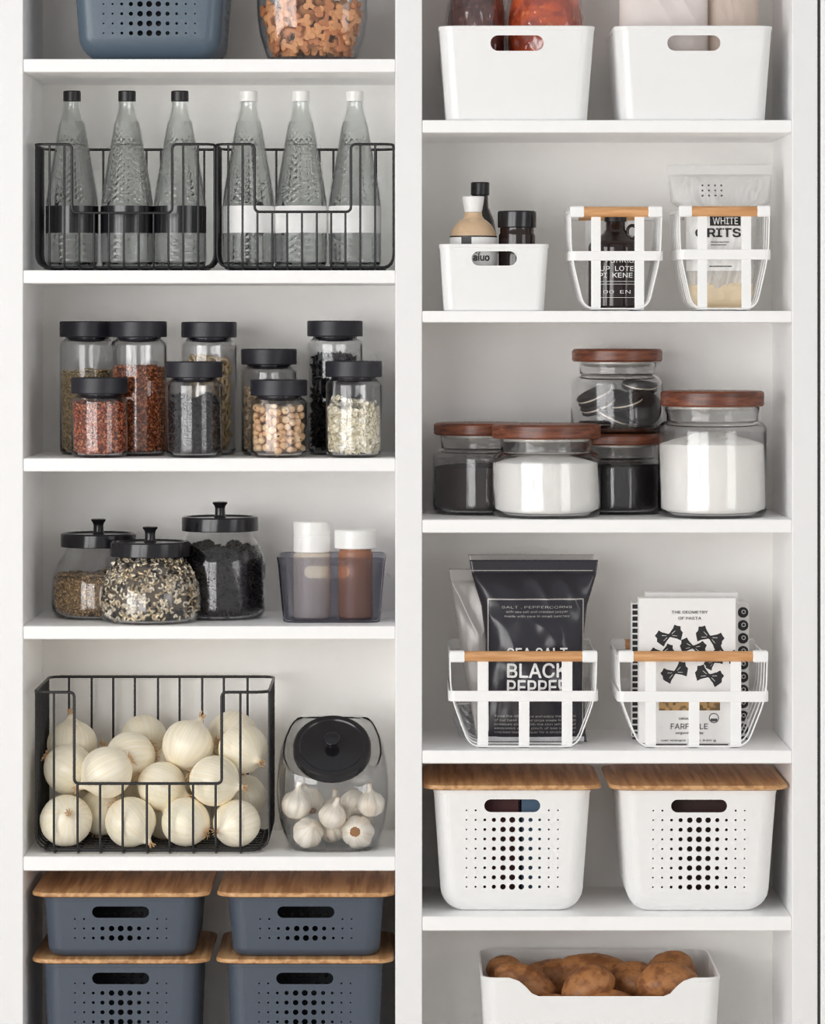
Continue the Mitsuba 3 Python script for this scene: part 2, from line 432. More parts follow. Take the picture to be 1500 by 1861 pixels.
def make_lid(k, cx, zb, y0, w, d, h=.010, r=.034, m='bamboo'):
    o = lambda q: rrect(w - 2 * q, d - 2 * q, r - q * .5, 8)
    part(k, 'lid', loft([(o(.006), 0), (o(.001), .002), (o(0), h * .55), (o(.0015), h - .001), (o(.004), h)], cx, y0 + d / 2, zb), m, 40, label='bamboo lid')

ROWS = [.190, .1725, .1548, .1372, .1195, .1018, .0842, .0665, .049]
def tall_bin(label, group, m, cx, zb, y0, lid, name='perforated_bin'):
    h = .228
    k = make_bin(name, label, 'storage bin', group, m, cx, zb, y0, .287, .256, .295, .262, h, .030, .042, hole=(.1985, .102, .0235), rows=ROWS, side=True, lip=.001)
    if lid: make_lid(k, cx, zb + h, y0 - .012, .327, .320)
    return k

WB = 'white perforated bins with bamboo lids'
tall_bin('white perforated bin with bamboo lid, blue packet visible in its handle slot', WB, 'white_plastic', ax(931.5, .02), ZR[5], .020, True)
tall_bin('white perforated bin with bamboo lid standing by the right side panel', WB, 'white_plastic', ax(1271, .02), ZR[5], .016, True)
whole('food_packet', bbox(ax(862, .09), ax(943, .09), .082, .15, ZR[5] + .0040, ZR[5] + .2145), 'packet_red', 'dark red packet seen through the handle slot of the left white perforated bin', 'packet')
whole('food_packet', bbox(ax(948, .09), ax(998, .09), .082, .15, ZR[5] + .0040, ZR[5] + .212), 'packet_blue', 'blue packet seen through the handle slot of the left white perforated bin', 'packet')
whole('food_packet', bbox(ax(1207, .09), ax(1343, .09), .082, .16, ZR[5] + .0040, ZR[5] + .212), 'packet_brown', 'dark brown packet seen through the handle slot of the right white perforated bin', 'packet')
tall_bin('blue grey perforated bin beside the jar of dog biscuits', None, 'teal_plastic', ax(271, .02), ZL[1], .012, True)

# four stacked blue-grey bins
BB = 'blue grey bins in the bottom left compartment'
def low_bin(label, cx, zb, h, rows, y0=.022):
    k = make_bin('perforated_bin', label, 'storage bin', BB, 'blue_plastic', cx, zb, y0, .284, .268, .285, .268, h, .030, .016, hole=(h - .028, .104, .021), rows=rows, lip=.0015)
    make_lid(k, cx, zb + h, y0 - .012, .326, .312)
    return k
zb = ZL[6]; h1 = az(1753, .01) - zb
for c, side_ in ((219, 'left'), (556, 'right')):
    low_bin(f'deep blue grey bin with bamboo lid at the bottom of the {side_} stack', ax(c if side_ == 'left' else 554, .02), zb, h1, [h1 - .037 - .0177 * i for i in range(7)])
    low_bin(f'shallow blue grey bin with bamboo lid on top of the {side_} stack', ax(c, .02), zb + h1 + .0101, az(1632, .01) - zb - h1 - .0101, [az(1671 + 17.5 * i, .02) - (zb + h1 + .0101) for i in range(3)], .020)

# plain white bins
PW = 'large plain white bins on the top right shelf'
make_bin('white_bin', 'large white bin holding food in clear plastic on the top right shelf', 'storage bin', PW, 'white_plastic', ax(940, .01), ZR[1], .006, .284, .258, .300, .280, .172, .026, .004, hole=(.1405, .097, .028))
make_bin('white_bin', 'large white bin holding pale paper bags on the top right shelf', 'storage bin', PW, 'white_plastic', ax(1261.5, .01), ZR[1], .006, .288, .264, .300, .280, .172, .026, .004, hole=(.1405, .097, .028))
make_bin('white_bin', 'small white bin holding a sauce bottle and a dark jar', 'storage bin', None, 'white_plastic', ax(898.5, .01), ZR[2], .006, .198, .183, .215, .20, .122, .018, .003, hole=(.0955, .082, .026))
# the potato bin: its front dips
hp = az(1777, .01) - ZR[6]
wpt = .436
nt = sg.Polygon([(-.168, hp + .05), (-.168, hp), (-.150, hp - .006), (-.138, hp - .016), (-.126, hp - .029), (-.114, hp - .034), (.114, hp - .034), (.126, hp - .029), (.138, hp - .016), (.150, hp - .006), (.168, hp), (.168, hp + .05)])
pb = make_bin('white_bin', 'white bin with a dipped front holding potatoes', 'storage bin', None, 'white_plastic', ax(1093, .012), ZR[6], .010, wpt, .410, .300, .285, hp, .028, .006, notch=nt)
for i, (px, py, d, rx, ry, rz, ry_) in enumerate([(918, 1764, .20, .036, .034, .028, 0), (955, 1790, .11, .062, .036, .036, 28), (1000, 1782, .21, .060, .040, .040, -14), (1068, 1800, .075, .054, .040, .040, -38),
        (1088, 1778, .20, .082, .044, .045, 8), (1160, 1790, .15, .056, .042, .042, 20), (1213, 1790, .075, .056, .042, .042, -6), (1222, 1772, .21, .048, .040, .046, 0), (1105, 1828, .055, .052, .036, .030, 0),
        (1015, 1845, .06, .058, .04, .036, 10), (1200, 1850, .06, .058, .04, .036, -8)]):
    tx = ['small potato lowest against the left end of the white bin', 'long slanting potato at the left of the dipped front', 'dark potato behind the slanting one', 'rounded potato tilted up at the left middle of the dip', 'longest potato lying along the back of the bin',
          'potato wedged between the long one and the knobbly one', 'large pale brown potato at the right end of the dip', 'dark potato behind the large one at the right end', 'potato low at the centre of the dip, mostly below the edge',
          'potato hidden low at the left behind the front wall', 'potato hidden low at the right behind the front wall'][i]
    c = at(px, py, d); M = TR(*c, rot([0, 1, 0], ry_))
    whole('potato', lumpy(rx, ry, rz, .11, 1.6, i + 2), 'potato_skin', tx, 'potato', 'potatoes in the white bin', True, M=M)

# ------------------------------------------------------------------ wire baskets
def wire_basket(label, group, x0, x1, y0, y1, zb, zt, notch, xs, ny, r, m='black_wire'):
    k = thing('wire_basket', label, 'wire basket', group)
    xa, xb, zn = notch; z0 = zb + r
    rim = fillet([(xb, y0, zn), (xb, y0, zt), (x1, y0, zt), (x1, y1, zt), (x0, y1, zt), (x0, y0, zt), (xa, y0, zt), (xa, y0, zn)], [.010, .010, .030, .030, .030, .030, .010, .010], True, 6)
    part(k, 'rim', tube(rim, r * 1.25, True), m, True)
    e = .016
    part(k, 'base_frame', tube(fillet([(x0 + e, y0 + e, z0 + r * 2), (x1 - e, y0 + e, z0 + r * 2), (x1 - e, y1 - e, z0 + r * 2), (x0 + e, y1 - e, z0 + r * 2)], .03, True), r * 1.5, True), m, True)
    for x in xs:
        top = zn if xa - .001 < x < xb + .001 else zt
        part(k, 'wire', tube(fillet([(x, y0, top), (x, y0, z0), (x, y1, z0), (x, y1, zt)], .02), r), m, True)
    for i in range(ny):
        y = y0 + .035 + (y1 - y0 - .07) * i / (ny - 1)
        part(k, 'wire', tube(fillet([(x0, y, zt), (x0, y, z0 + 2 * r), (x1, y, z0 + 2 * r), (x1, y, zt)], .026), r), m, True)
    return k
d0 = .035
BW = 'black wire baskets of water bottles'
zb2 = ZL[2]
wire_basket('black wire basket holding the black-capped water bottles', BW, ax(62, d0), ax(388, d0), d0, .235, zb2, az(262, d0), (ax(131, d0), ax(313, d0), az(387, d0)),
            [ax(v, d0) for v in (90, 117, 144, 171, 198, 225, 252, 279, 306, 333, 360)], 7, .0019)
wire_basket('black wire basket holding the white-capped water bottles', BW, ax(393, d0), ax(715, d0), d0, .235, zb2, az(262, d0), (ax(463, d0), ax(638, d0), az(385, d0)),
            [ax(v, d0) for v in (415, 441, 468, 495, 522, 549, 576, 602, 628, 655, 682)], 7, .0019)
d1 = .025
wire_basket('large black wire basket full of white onions', None, ax(62, d1), ax(488, d1), d1, .318, ZL[5], az(1258, d1), (ax(135, d1), ax(403, d1), az(1424, d1)),
            [ax(v, d1) for v in (98, 141, 182, 223, 267, 308, 351, 392, 437)], 8, .0021)

# ------------------------------------------------------------------ water bottles
BH = .3265
def brad(z):
    return float(np.interp(z, [0, .004, .010, .11, .125, .150, .19, .23, .268, .285, .296], [.040, .0455, .0485, .0485, .0470, .0435, .0365, .0295, .0225, .0180, .0152]))
def bottle_outer():
    n = 168; prof = [(0, .003), (.030, .003), (.036, 0)]
    zs = np.r_[np.linspace(0.0, .012, 6), np.linspace(.0145, .268, 124), np.linspace(.272, .300, 8)]
    prof += [(brad(z), z) for z in zs] + [(.0152, .312), (.0135, .3135), (0, .3135)]
    def rad(t, r, z):
        if z < .008 or z > .27 or .062 < z < .118: return r
        e = min(1, (z - .008) / .006, (.27 - z) / .012, max((.062 - z) / .004, (z - .118) / .004))
        e = max(0, min(1, e)); s = z * 2 * PI / .0245
        return r + .0009 * e * (abs(math.sin(9 * t + s)) * abs(math.sin(9 * t - s)) - .4)
    return lathe(prof, n, rad)
bottle_g = PLY(bottle_outer(), 'bottle_glass', 50)
WL = .270
zz = np.linspace(.010, WL, 40)
water_side = [(0, .0085), (.034, .0085)] + [(brad(z) - .003, z) for z in zz]
wm = lathe(water_side + [(0, WL)], 64)
nf = wm.face_normals[:, 2] > .9; top_f = nf & (wm.triangles_center[:, 2] > WL - 1e-4)
bottle_w = PLY(tm(wm.vertices, wm.faces[~top_f]), 'bottle_water', 40); bottle_wt = PLY(tm(wm.vertices, wm.faces[top_f]), 'water_top', False)
am = lathe([(0, WL)] + [(brad(z) - .003, z) for z in np.linspace(WL, .299, 8)] + [(.0122, .311), (0, .311)], 64)
bf = am.triangles_center[:, 2] < WL + 1e-4
bottle_a = PLY(tm(am.vertices, am.faces[~bf]), 'bottle_air', 40)
cap_prof = [(0, .3145), (.0140, .3145), (.0140, .3075), (.0157, .3075), (.0162, .309), (.0162, .3255), (.0150, .327), (0, .327)]
cap_m = lathe(cap_prof, 96, lambda t, r, z: r + (.0004 * math.sin(48 * t) if r > .0155 else 0))
caps = {c: PLY(cap_m, c, 35) for c in ('black_cap', 'white_cap')}
def band(ri, ro, z0, z1, a0=0, a1=360, n=96):
    th = np.radians(np.linspace(a0, a1, n + 1)); v = []; f = []
    for t in th: v += [(ri * math.cos(t), ri * math.sin(t), z0), (ro * math.cos(t), ro * math.sin(t), z0), (ro * math.cos(t), ro * math.sin(t), z1), (ri * math.cos(t), ri * math.sin(t), z1)]
    for i in range(n):
        a, b = 4 * i, 4 * i + 4
        for p in range(4):
            q = (p + 1) % 4; f += [(a + p, b + p, b + q), (a + p, b + q, a + q)]
    f += [(0, 1, 2), (0, 2, 3), (4 * n, 4 * n + 2, 4 * n + 1), (4 * n, 4 * n + 3, 4 * n + 2)]
    return fixed(tm(v, f))
lab = {'black_label': PLY(band(.0487, .0490, .063, .113, 150, 390), 'black_label', 30), 'white_cap': PLY(band(.0487, .0490, .063, .113, 150, 390), 'white_print', 30)}
for i, (px, c, w) in enumerate([(131, 'black_cap', 'first from the left'), (231, 'black_cap', 'middle of its three'), (327, 'black_cap', 'third, by the white-capped ones'), (452, 'white_cap', 'nearest the black-capped ones'), (547, 'white_cap', 'middle of its three'), (645, 'white_cap', 'closest to the middle divider')]):
    nm = 'black' if c == 'black_cap' else 'white'
    k = thing('water_bottle', f'embossed glass water bottle with {nm} cap and {nm} label, {w}', 'bottle', f'{nm}-capped water bottles')
    M = TR(ax(px, .135), .135, ZL[2] + .0075, rot([0, 0, 1], [6, -8, 12, -5, 4, 9][i]))
    part(k, 'glass', bottle_g, None, M=M); part(k, 'water', bottle_w, None, M=M); part(k, 'water_surface', bottle_wt, None, M=M)
    part(k, 'air_space', bottle_a, None, M=M); part(k, 'cap', caps[c], None, M=M, label=f'{nm} screw cap'); part(k, 'label_band', lab['black_label' if nm == 'black' else 'white_cap'], None, M=M, label=f'{nm} paper band')

# ------------------------------------------------------------------ grains in jars
BASES = {'rice': tm(ball(1).vertices * [.22, .22, 1], ball(1).faces), 'oval': tm(ball(1).vertices * [.55, .5, 1], ball(1).faces), 'round': ball(1),
         'flake': tm(ball(1).vertices * [1, .8, .16], ball(1).faces)}
def half_torus(R=.72, r=.30, n=9, m=6, span=230):
    p = [(R * math.cos(math.radians(a)), R * math.sin(math.radians(a)), 0) for a in np.linspace(0, span, n)]
    return tube(p, r, False, m)
BASES['elbow'] = half_torus(.70, .36)
def grain_fill(name, label, cx, cy, z0, rf, h, kind, size, n, cols, weights=None, ntop=None, bump=.004, core=None, seed=1):
    """a filling: a solid core covered with loose grains, joined as one uncountable mass"""
    r_ = np.random.default_rng(seed); mats, cc = [], []
    cols = np.array([lin(*c) for c in cols]); w = None if weights is None else np.array(weights) / sum(weights)
    for i in range(n):
        z = z0 + size * .6 + r_.random() * (h - size); t = r_.random() * 2 * PI
        R = rf(z - z0) - size * (.62 + .5 * r_.random())
        mats.append(TR(cx + R * math.cos(t), cy + R * math.sin(t), z, random_rotation_matrix(r_.random(3)), size)); cc.append(cols[r_.choice(len(cols), p=w)] * (.85 + .3 * r_.random()))
    Rm = rf(h) - size * 1.05
    for i in range(ntop or n // 3):
        q = math.sqrt(r_.random()) * Rm; t = r_.random() * 2 * PI
        mats.append(TR(cx + q * math.cos(t), cy + q * math.sin(t), z0 + h - size * .3 + bump * (meshkit.noise(np.array([q * 40 * math.cos(t), q * 40 * math.sin(t), seed])) * 2 - .6), random_rotation_matrix(r_.random(3)), size)); cc.append(cols[r_.choice(len(cols), p=w)] * (.85 + .3 * r_.random()))
    g, c = many(BASES[kind], mats, cc)
    zs = np.linspace(0, h - size * .8, 8)
    corem = lathe([(0, .0005)] + [(max(rf(z) - size * 1.15, .004), max(z, .0005)) for z in zs] + [(0, zs[-1])], 40, None, cx, cy, z0)
    cv = np.array(lin(*core)) if core else cols.mean(0) * .5
    allm = cat([g, corem]); ac = np.clip(np.vstack([c, np.tile(cv, (len(corem.vertices), 1))]), 0, 1)
    return whole(name, allm, 'grain', label, 'jar contents', None, True, kind='stuff', color=ac)

def powder(name, label, m, cx, cy, z0, rf, h, bump, seed):
    zs = np.r_[0.0008, .002, .005, np.linspace(.01, h - .001, 6)]
    prof = [(0, .0008)] + [(rf(z) - .0008 - (.004 if z < .001 else .0015 if z < .003 else 0), z) for z in zs]
    R = prof[-1][0]
    prof += [(R * q, h) for q in np.linspace(.97, .06, 14)] + [(0, h)]
    me = lathe(prof, 72, None, cx, cy, z0); v = np.asarray(me.vertices).copy()
    up = v[:, 2] > z0 + h - .0006
    q = np.hypot(v[:, 0] - cx, v[:, 1] - cy) / R
    v[up, 2] += (bump * np.clip(1 - q[up] ** 2, 0, 1) * (.5 + meshkit.fbm(v[up] * 45 + seed, 3, seed)))
    return whole(name, tm(v, me.faces), m, label, 'jar contents', None, True, kind='stuff')

# ------------------------------------------------------------------ slim jars with flat black lids
SJ = 'slim glass jars with flat black lids'
def slim_jar(label, px, d, py_top, zb):
    R = .0515; cx = ax(px, d); top = az(py_top, d) - zb; H = top - .0345; t = .0028
    k = thing('glass_jar', label, 'jar', SJ)
    out = [(0, .0015), (R - .018, .0015), (R - .012, 0)] + arc(R - .010, .010, .010, -90, 0, 5) + [(R, H - .016)] + arc(R - .010, H - .010, .010, 0, 75, 5) + [(R - .0105, H + .002), (R - .0105, H + .0035)]
    Ri = R - t
    inn = [(R - .0132, H + .0035)] + arc(Ri - .0095, H - .0105, .0092, 75, 0, 5) + [(Ri, .016)] + arc(Ri - .008, .013, .008, 0, -90, 5) + [(0, .005)]
    part(k, 'glass_body', lathe(out + inn, 64, None, cx, d, zb), 'glass', 40)
    part(k, 'lid', lathe([(0, H + .0052), (R - .001, H + .0052), (R + .0005, H + .0067), (R + .0005, top - .0015), (R - .0015, top), (0, top)], 64, None, cx, d, zb), 'black_lid', 35, label='flat black lid')
    part(k, 'stopper', lathe([(0, H - .004), (R - .0150, H - .004), (R - .0136, H - .0025), (R - .0136, H + .0038), (R - .0104, H + .0038), (R - .0104, H + .0050), (0, H + .0050)], 48, None, cx, d, zb), 'black_lid', 35, label='black stopper under the lid')
    return cx, d, zb + .0055, (lambda z: min(Ri, Ri - .008 + math.sqrt(max(.008 ** 2 - max(.008 - z, 0) ** 2, 0))) - .0004), H
z3 = ZL[3]
cx, cy, z0, rf, H = slim_jar('tall black-lidded glass jar of pale tan grain standing farthest left at the back', 159, .21, 584, z3)
grain_fill('bulgur_grain', 'fine pale tan grain filling the tall jar farthest left', cx, cy, z0, rf, .150, 'round', .0016, 3800, [(196, 172, 132), (176, 152, 112), (212, 190, 150)], seed=3, ntop=700, bump=.004)
cx, cy, z0, rf, H = slim_jar('tall black-lidded glass jar of red brown flakes next to the pale grain', 252.5, .15, 584, z3)
grain_fill('red_flakes', 'red brown flakes in the tall jar behind the short red jar', cx, cy, z0, rf, .158, 'oval', .0038, 3600, [(138, 70, 42), (166, 94, 58), (104, 50, 32), (186, 120, 80)], seed=4, ntop=260)
c_ = slim_jar('tall black-lidded glass jar of ring pasta behind the jar of black beans', 380, .20, 585, z3)
RING = c_
cx, cy, z0, rf, H = slim_jar('medium black-lidded glass jar behind the chickpea jar', 489, .19, 634, z3)
grain_fill('pale_oats', 'pale beige flakes in the medium jar behind the chickpeas', cx, cy, z0, rf, .118, 'flake', .0042, 1300, [(216, 196, 168), (200, 178, 148), (228, 212, 188)], seed=6, ntop=250)
cx, cy, z0, rf, H = slim_jar('tall black-lidded glass jar with dark contents at the back right', 609, .21, 583, z3)
grain_fill('black_pasta', 'black dry sticks filling the tall jar at the back right', cx, cy, z0, rf, .176, 'rice', .013, 700, [(24, 22, 26), (36, 33, 38), (14, 13, 16)], seed=7, ntop=120, core=(14, 13, 16))
cx, cy, z0, rf, H = slim_jar('shortest black-lidded glass jar, filled with red flakes, at the front left', 181, .065, 686, z3)
grain_fill('red_flakes', 'red brown flakes filling the shortest front left jar', cx, cy, z0, rf, .094, 'oval', .0042, 2300, [(146, 70, 44), (170, 92, 60), (112, 50, 34), (190, 128, 92)], seed=8, ntop=200)
cx, cy, z0, rf, H = slim_jar('black-lidded glass jar of black beans at the front', 353, .065, 657, z3)
grain_fill('black_beans', 'black beans in the front jar below the ring pasta', cx, cy, z0, rf, .098, 'oval', .0052, 1150, [(28, 27, 30), (40, 38, 42), (18, 17, 20)], seed=9, ntop=130, core=(12, 12, 13), bump=.010)
c2 = slim_jar('short black-lidded glass jar of chickpeas at the front', 507, .065, 690, z3)
cx, cy, z0, rf, H = slim_jar('black-lidded glass jar of white flakes at the front right', 643, .065, 656, z3)
grain_fill('white_flakes', 'creamy white flakes in the front right jar', cx, cy, z0, rf, .088, 'flake', .0050, 1700, [(236, 230, 210), (226, 218, 190), (244, 240, 226)], seed=10, ntop=230, bump=.014, core=(190, 182, 160))
# chickpeas one by one, ring pasta one by one
def packed(cx, cy, z0, rf, h, r, n_try, seed, inner=True, minsep=1.75):
    r_ = np.random.default_rng(seed); P = []
    for i in range(n_try):
        z = z0 + r + r_.random() * (h - r); t = r_.random() * 2 * PI; R = rf(z - z0) - r * (1.02 + (.9 * (r_.random() < .3) if inner else 0))
        q = np.array([cx + R * math.cos(t), cy + R * math.sin(t), z])
        if all(np.sum((q - p) ** 2) > (minsep * r) ** 2 for p in P): P.append(q)
    return P
cx, cy, z0, rf, H = c2
cpm = ball(2); v = np.asarray(cpm.vertices); v = v * (1 + .22 * np.exp(-((v - [0, .3, .95]) ** 2).sum(1, keepdims=True) * 4)) * [1, .94, .98]
cpd = [PLY(tm(v, cpm.faces), c, True) for c in ('chickpea', 'chickpea_pale')]
pts = packed(cx, cy, z0, rf, .086, .0071, 9000, 11, True, 1.66)
pts += [np.array([cx + q * math.cos(t), cy + q * math.sin(t), z0 + .083 + .004 * (i % 2)]) for i, (q, t) in enumerate([(.008, 0.3), (.010, 2.4), (.022, 1.2), (.023, 4.4), (.024, 5.6), (.022, 3.2), (.009, 4.6)])]
for i, p in enumerate(pts):
    whole('chickpea', cpd[i % 3 == 0], None, 'dry beige chickpea in the short front jar', 'chickpea', 'chickpeas in the jar', M=TR(*p, random_rotation_matrix(rng.random(3)), .0071 * (.92 + .16 * rng.random())))
whole('chickpea_mass', lathe([(0, .001), (.022, .001), (.026, .006), (.026, .070), (.02, .074), (0, .074)], 32, None, cx, cy, z0), 'chickpea', 'chickpeas deep inside the short front jar', 'chickpeas', None, kind='stuff')
cx, cy, z0, rf, H = RING
ring_m = PLY(tube([(.0088 * math.cos(a), .0088 * math.sin(a), 0) for a in np.linspace(0, 2 * PI, 18, endpoint=False)], .0030, True, 8), 'pasta_ring', True)
for i, p in enumerate(packed(cx, cy, z0, rf, .172, .0085, 900, 12, False, 1.55)):
    t = math.atan2(p[1] - cy, p[0] - cx); c = np.array([cx, cy, 0]); q = p.copy(); q[:2] = (p - c)[:2] * (.90 - .05 * (i % 3)) + c[:2]
    R = rot([0, 0, 1], math.degrees(t)) @ rot([0, 1, 0], 90 + rng.normal(0, 22)) @ rot([0, 1, 0], 0)
    R = R @ rot([1, 0, 0], rng.normal(0, 22))
    whole('pasta_ring', ring_m, None, 'beige pasta ring in the tall jar behind the black beans', 'pasta', 'pasta rings in the jar', M=TR(*q, R))
whole('pasta_mass', lathe([(0, .001), (.024, .001), (.026, .006), (.026, .150), (0, .155)], 32, None, cx, cy, z0), 'pasta_ring', 'pasta rings deep inside the tall jar', 'pasta', None, kind='stuff')

# ------------------------------------------------------------------ round jars with knobbed black lids
def knob_jar(label, px, d, zb, Rlid, Rb, py_lid0, py_lid1, py_knob, sh):
    """sh: height at which the sloping shoulder meets the upright body"""
    cx = ax(px, d); l0, l1, kn = az(py_lid1, d) - zb, az(py_lid0, d) - zb, az(py_knob, d) - zb; t = .003
    k = thing('glass_jar', label, 'jar', 'round glass jars with knobbed black lids')
    Rn = Rlid - .010
    out = [(0, .0015), (Rb - .030, .0015), (Rb - .024, 0)] + arc(Rb - .020, .020, .020, -90, 0, 6)
    sl = fillet([(Rb, 0, .022), (Rb, 0, sh), (Rn, 0, l0 - .004), (Rn, 0, l0 + .010)], [.0, .035, .012, 0], False, 6)
    pr = [(p[0], p[2]) for p in sl]
    inn = [(r - t, z) for r, z in pr][::-1] + arc(Rb - t - .017, .022, .017, 0, -90, 5) + [(0, .005)]
    part(k, 'glass_body', lathe(out + pr[1:] + inn, 72, None, cx, d, zb), 'glass', 40)
    part(k, 'lid', lathe([(0, l0 + .0105), (Rlid - .004, l0 + .0105), (Rlid - .004, l0), (Rlid - .0005, l0), (Rlid, l0 + .0015), (Rlid, l1 - .003), (Rlid - .0025, l1 - .0005), (Rlid - .008, l1 - .0005), (Rlid - .010, l1 - .003), (.012, l1 - .002), (0, l1 - .002)], 72, None, cx, d, zb), 'black_gloss', 35, label='black metal lid')
    part(k, 'knob', lathe([(0, l1 - .002), (.0125, l1 - .002), (.0095, l1 + .002), (.0092, kn - .012), (.0105, kn - .007), (.0138, kn - .003), (.0142, kn - .001), (.012, kn), (0, kn)], 40, None, cx, d, zb), 'black_gloss', 35, label='flared black knob')
    prr = np.array(pr)
    return cx, d, zb + .0055, (lambda z: float(np.interp(z, [0, .005, .012, .018] + list(prr[1:, 1]), [Rb - t - .017, Rb - t - .006, Rb - t - .001, Rb - t] + list(prr[1:, 0] - t))) - .0006)
z4 = ZL[4]
cx, cy, z0, rf = knob_jar('round black-lidded glass jar of brown lentils at the back left', 179, .20, z4, .0705, .0870, 968, 993, 943, .080)
grain_fill('brown_lentils', 'brown lentils in the round jar at the back left', cx, cy, z0, rf, .074, 'oval', .0028, 3000, [(170, 138, 92), (146, 112, 72), (188, 158, 112), (120, 90, 60)], seed=21, ntop=1100)
cx, cy, z0, rf = knob_jar('widest round black-lidded glass jar of beige and black mix at the front', 273, .10, z4, .0735, .0935, 983, 1010, 957, .068)
grain_fill('pasta_mix', 'beige and black curled mix in the front round jar', cx, cy, z0, rf, .110, 'elbow', .0062, 900, [(232, 220, 196), (216, 198, 164), (44, 40, 40), (190, 172, 140), (240, 232, 214)], [5, 4, 2.2, 2, 3], seed=22, ntop=260, core=(92, 80, 68))
cx, cy, z0, rf = knob_jar('tallest round black-lidded glass jar of black tea beside the grey bin', 400, .19, z4, .0715, .0850, 938, 964, 912, .120)
grain_fill('black_tea', 'black dried leaves in the tallest round jar', cx, cy, z0, rf, .122, 'elbow', .0052, 1300, [(18, 15, 17), (28, 24, 25), (10, 9, 10), (40, 33, 32)], [4, 3, 3, 1], seed=23, ntop=420, core=(12, 11, 12), bump=.010)

# ------------------------------------------------------------------ smoky bin with two bottles
kb = thing('smoky_bin', 'translucent grey bin holding two white-capped bottles', 'storage bin')
B = bin_shell(.199, .178, .165, .150, .121, .022, .005, lip=.0012) - man(prism_y(stadium(-.008, .094, .084, .023), -.2, 0))
me = unman(B); me.apply_translation([ax(602, .06), .060 + .0825, z4]); part(kb, 'body', me, 'smoke_plastic', 32)
def bottle(name, label, cat_, cx, cy, zb, prof, m, extra):
    k = thing(name, label, cat_)
    part(k, 'body', lathe(prof, 56, None, cx, cy, zb), m, 35)
    for n_, p_, m_, l_ in extra: part(k, n_, lathe(p_, 56, None, cx, cy, zb), m_, 35, label=l_)
    return k
cx, cy = ax(567, .12), .125; q = z4 + .0035
bottle('plastic_bottle', 'cream bottle with tall white cap in the grey bin', 'bottle', cx, cy, q, [(0, 0), (.030, 0), (.034, .004), (.034, .118), (.030, .123), (0, .123)], 'cream_fill',
       [('cap', [(0, .1235), (.0325, .1235), (.0342, .125), (.0342, .152), (.0335, .1525), (.0335, .1565), (.0342, .157), (.0342, .179), (.032, .181), (0, .181)], 'white_cap', 'tall white cap'),
        ('size_mark', [(.0339, .05), (.0343, .05), (.0343, .0505), (.0339, .0505)], 'cream_fill', None)])
cx = ax(646, .12)
bottle('plastic_bottle', 'copper-coloured bottle with wide white lid in the grey bin', 'bottle', cx, cy, q, [(0, 0), (.028, 0), (.032, .004), (.032, .120), (.029, .126), (.029, .130), (0, .130)], 'copper_fill',
       [('cap', [(0, .1305), (.0375, .1305), (.039, .132), (.039, .163), (.037, .1655), (0, .1655)], 'white_cap', 'wide white lid')])

# ------------------------------------------------------------------ jars with reddish wooden lids
def wood_jar(label, px, d, zb, Rb, py_lid0, py_lid1, Rlid, neck=.022):
    cx = ax(px, d); top, l0 = az(py_lid0, d) - zb, az(py_lid1, d) - zb; t = .0032; Rn = Rb - .016
    k = thing('glass_jar', label, 'jar', 'wide glass jars with reddish wooden lids')
    hs = l0 - neck
    out = [(0, .0015), (Rb - .026, .0015), (Rb - .020, 0)] + arc(Rb - .014, .014, .014, -90, 0, 6) + [(Rb, hs - .030)] + arc(Rb - .020, hs - .022, .020, 0, 78, 8) + [(Rn, hs + .0005), (Rn, hs + .006), (Rn + .003, l0 - .006), (Rn + .003, l0 - .001)]
    inn = [(Rn - .001, l0 - .001), (Rn - t, hs + .006), (Rn - t, hs - .0025)] + arc(Rb - t - .018, hs - .0235, .018, 74, 0, 8) + [(Rb - t, .020)] + arc(Rb - t - .011, .017, .011, 0, -90, 5) + [(0, .006)]
    part(k, 'glass_body', lathe(out + inn, 80, None, cx, d, zb), 'glass', 40)
    part(k, 'lid', lathe([(0, l0), (Rlid - .003, l0), (Rlid, l0 + .003), (Rlid, top - .004), (Rlid - .003, top - .0008), (Rlid - .006, top), (0, top)], 80, None, cx, d, zb), 'acacia', 35, label='reddish wooden lid')
    part(k, 'seal', lathe([(0, l0 - .005), (Rn - .006, l0 - .005), (Rn - .004, l0 - .0035), (Rn - .004, l0 - .0003), (0, l0 - .0003)], 56, None, cx, d, zb), 'smoke_rubber', 35, label='clear seal under the lid')
    return cx, d, zb + .0065, (lambda z: min(Rb - t, Rb - t - .011 + math.sqrt(max(.011 ** 2 - max(.011 - z, 0) ** 2, 0))) - .0002), top
mat('smoke_rubber', lin(190, 188, 184), .4)
zr = ZR[3]
cx, cy, z0, rf, _ = wood_jar('wooden-lidded glass jar of cocoa at the far left back', 870.5, .22, zr, .0865, 768, 790, .0845)
powder('cocoa_powder', 'dark brown cocoa in the far left wooden-lidded jar', 'cocoa', cx, cy, z0, rf, .082, .006, 31)
cx, cy, z0, rf, _ = wood_jar('wooden-lidded glass jar of white sugar at the front', 993.5, .105, zr, .1000, 770, 796, .1005)
powder('white_sugar', 'white sugar in the front wooden-lidded jar', 'sugar', cx, cy, z0, rf, .094, .020, 32)
cx, cy, z0, rf, topc = wood_jar('wooden-lidded glass jar of black coffee under the biscuit jar', 1122, .235, zr, .0870, 787, 807, .0850)
powder('ground_coffee', 'black ground coffee in the jar beneath the biscuit jar', 'coffee', cx, cy, z0, rf, .087, .003, 33)
cx, cy, z0, rf, _ = wood_jar('wooden-lidded glass jar of sandwich biscuits stacked on the coffee jar', 1122, .235, zr + topc + .0003, .0870, 634, 657, .0850, .020)
CK = (cx, cy, z0, rf)
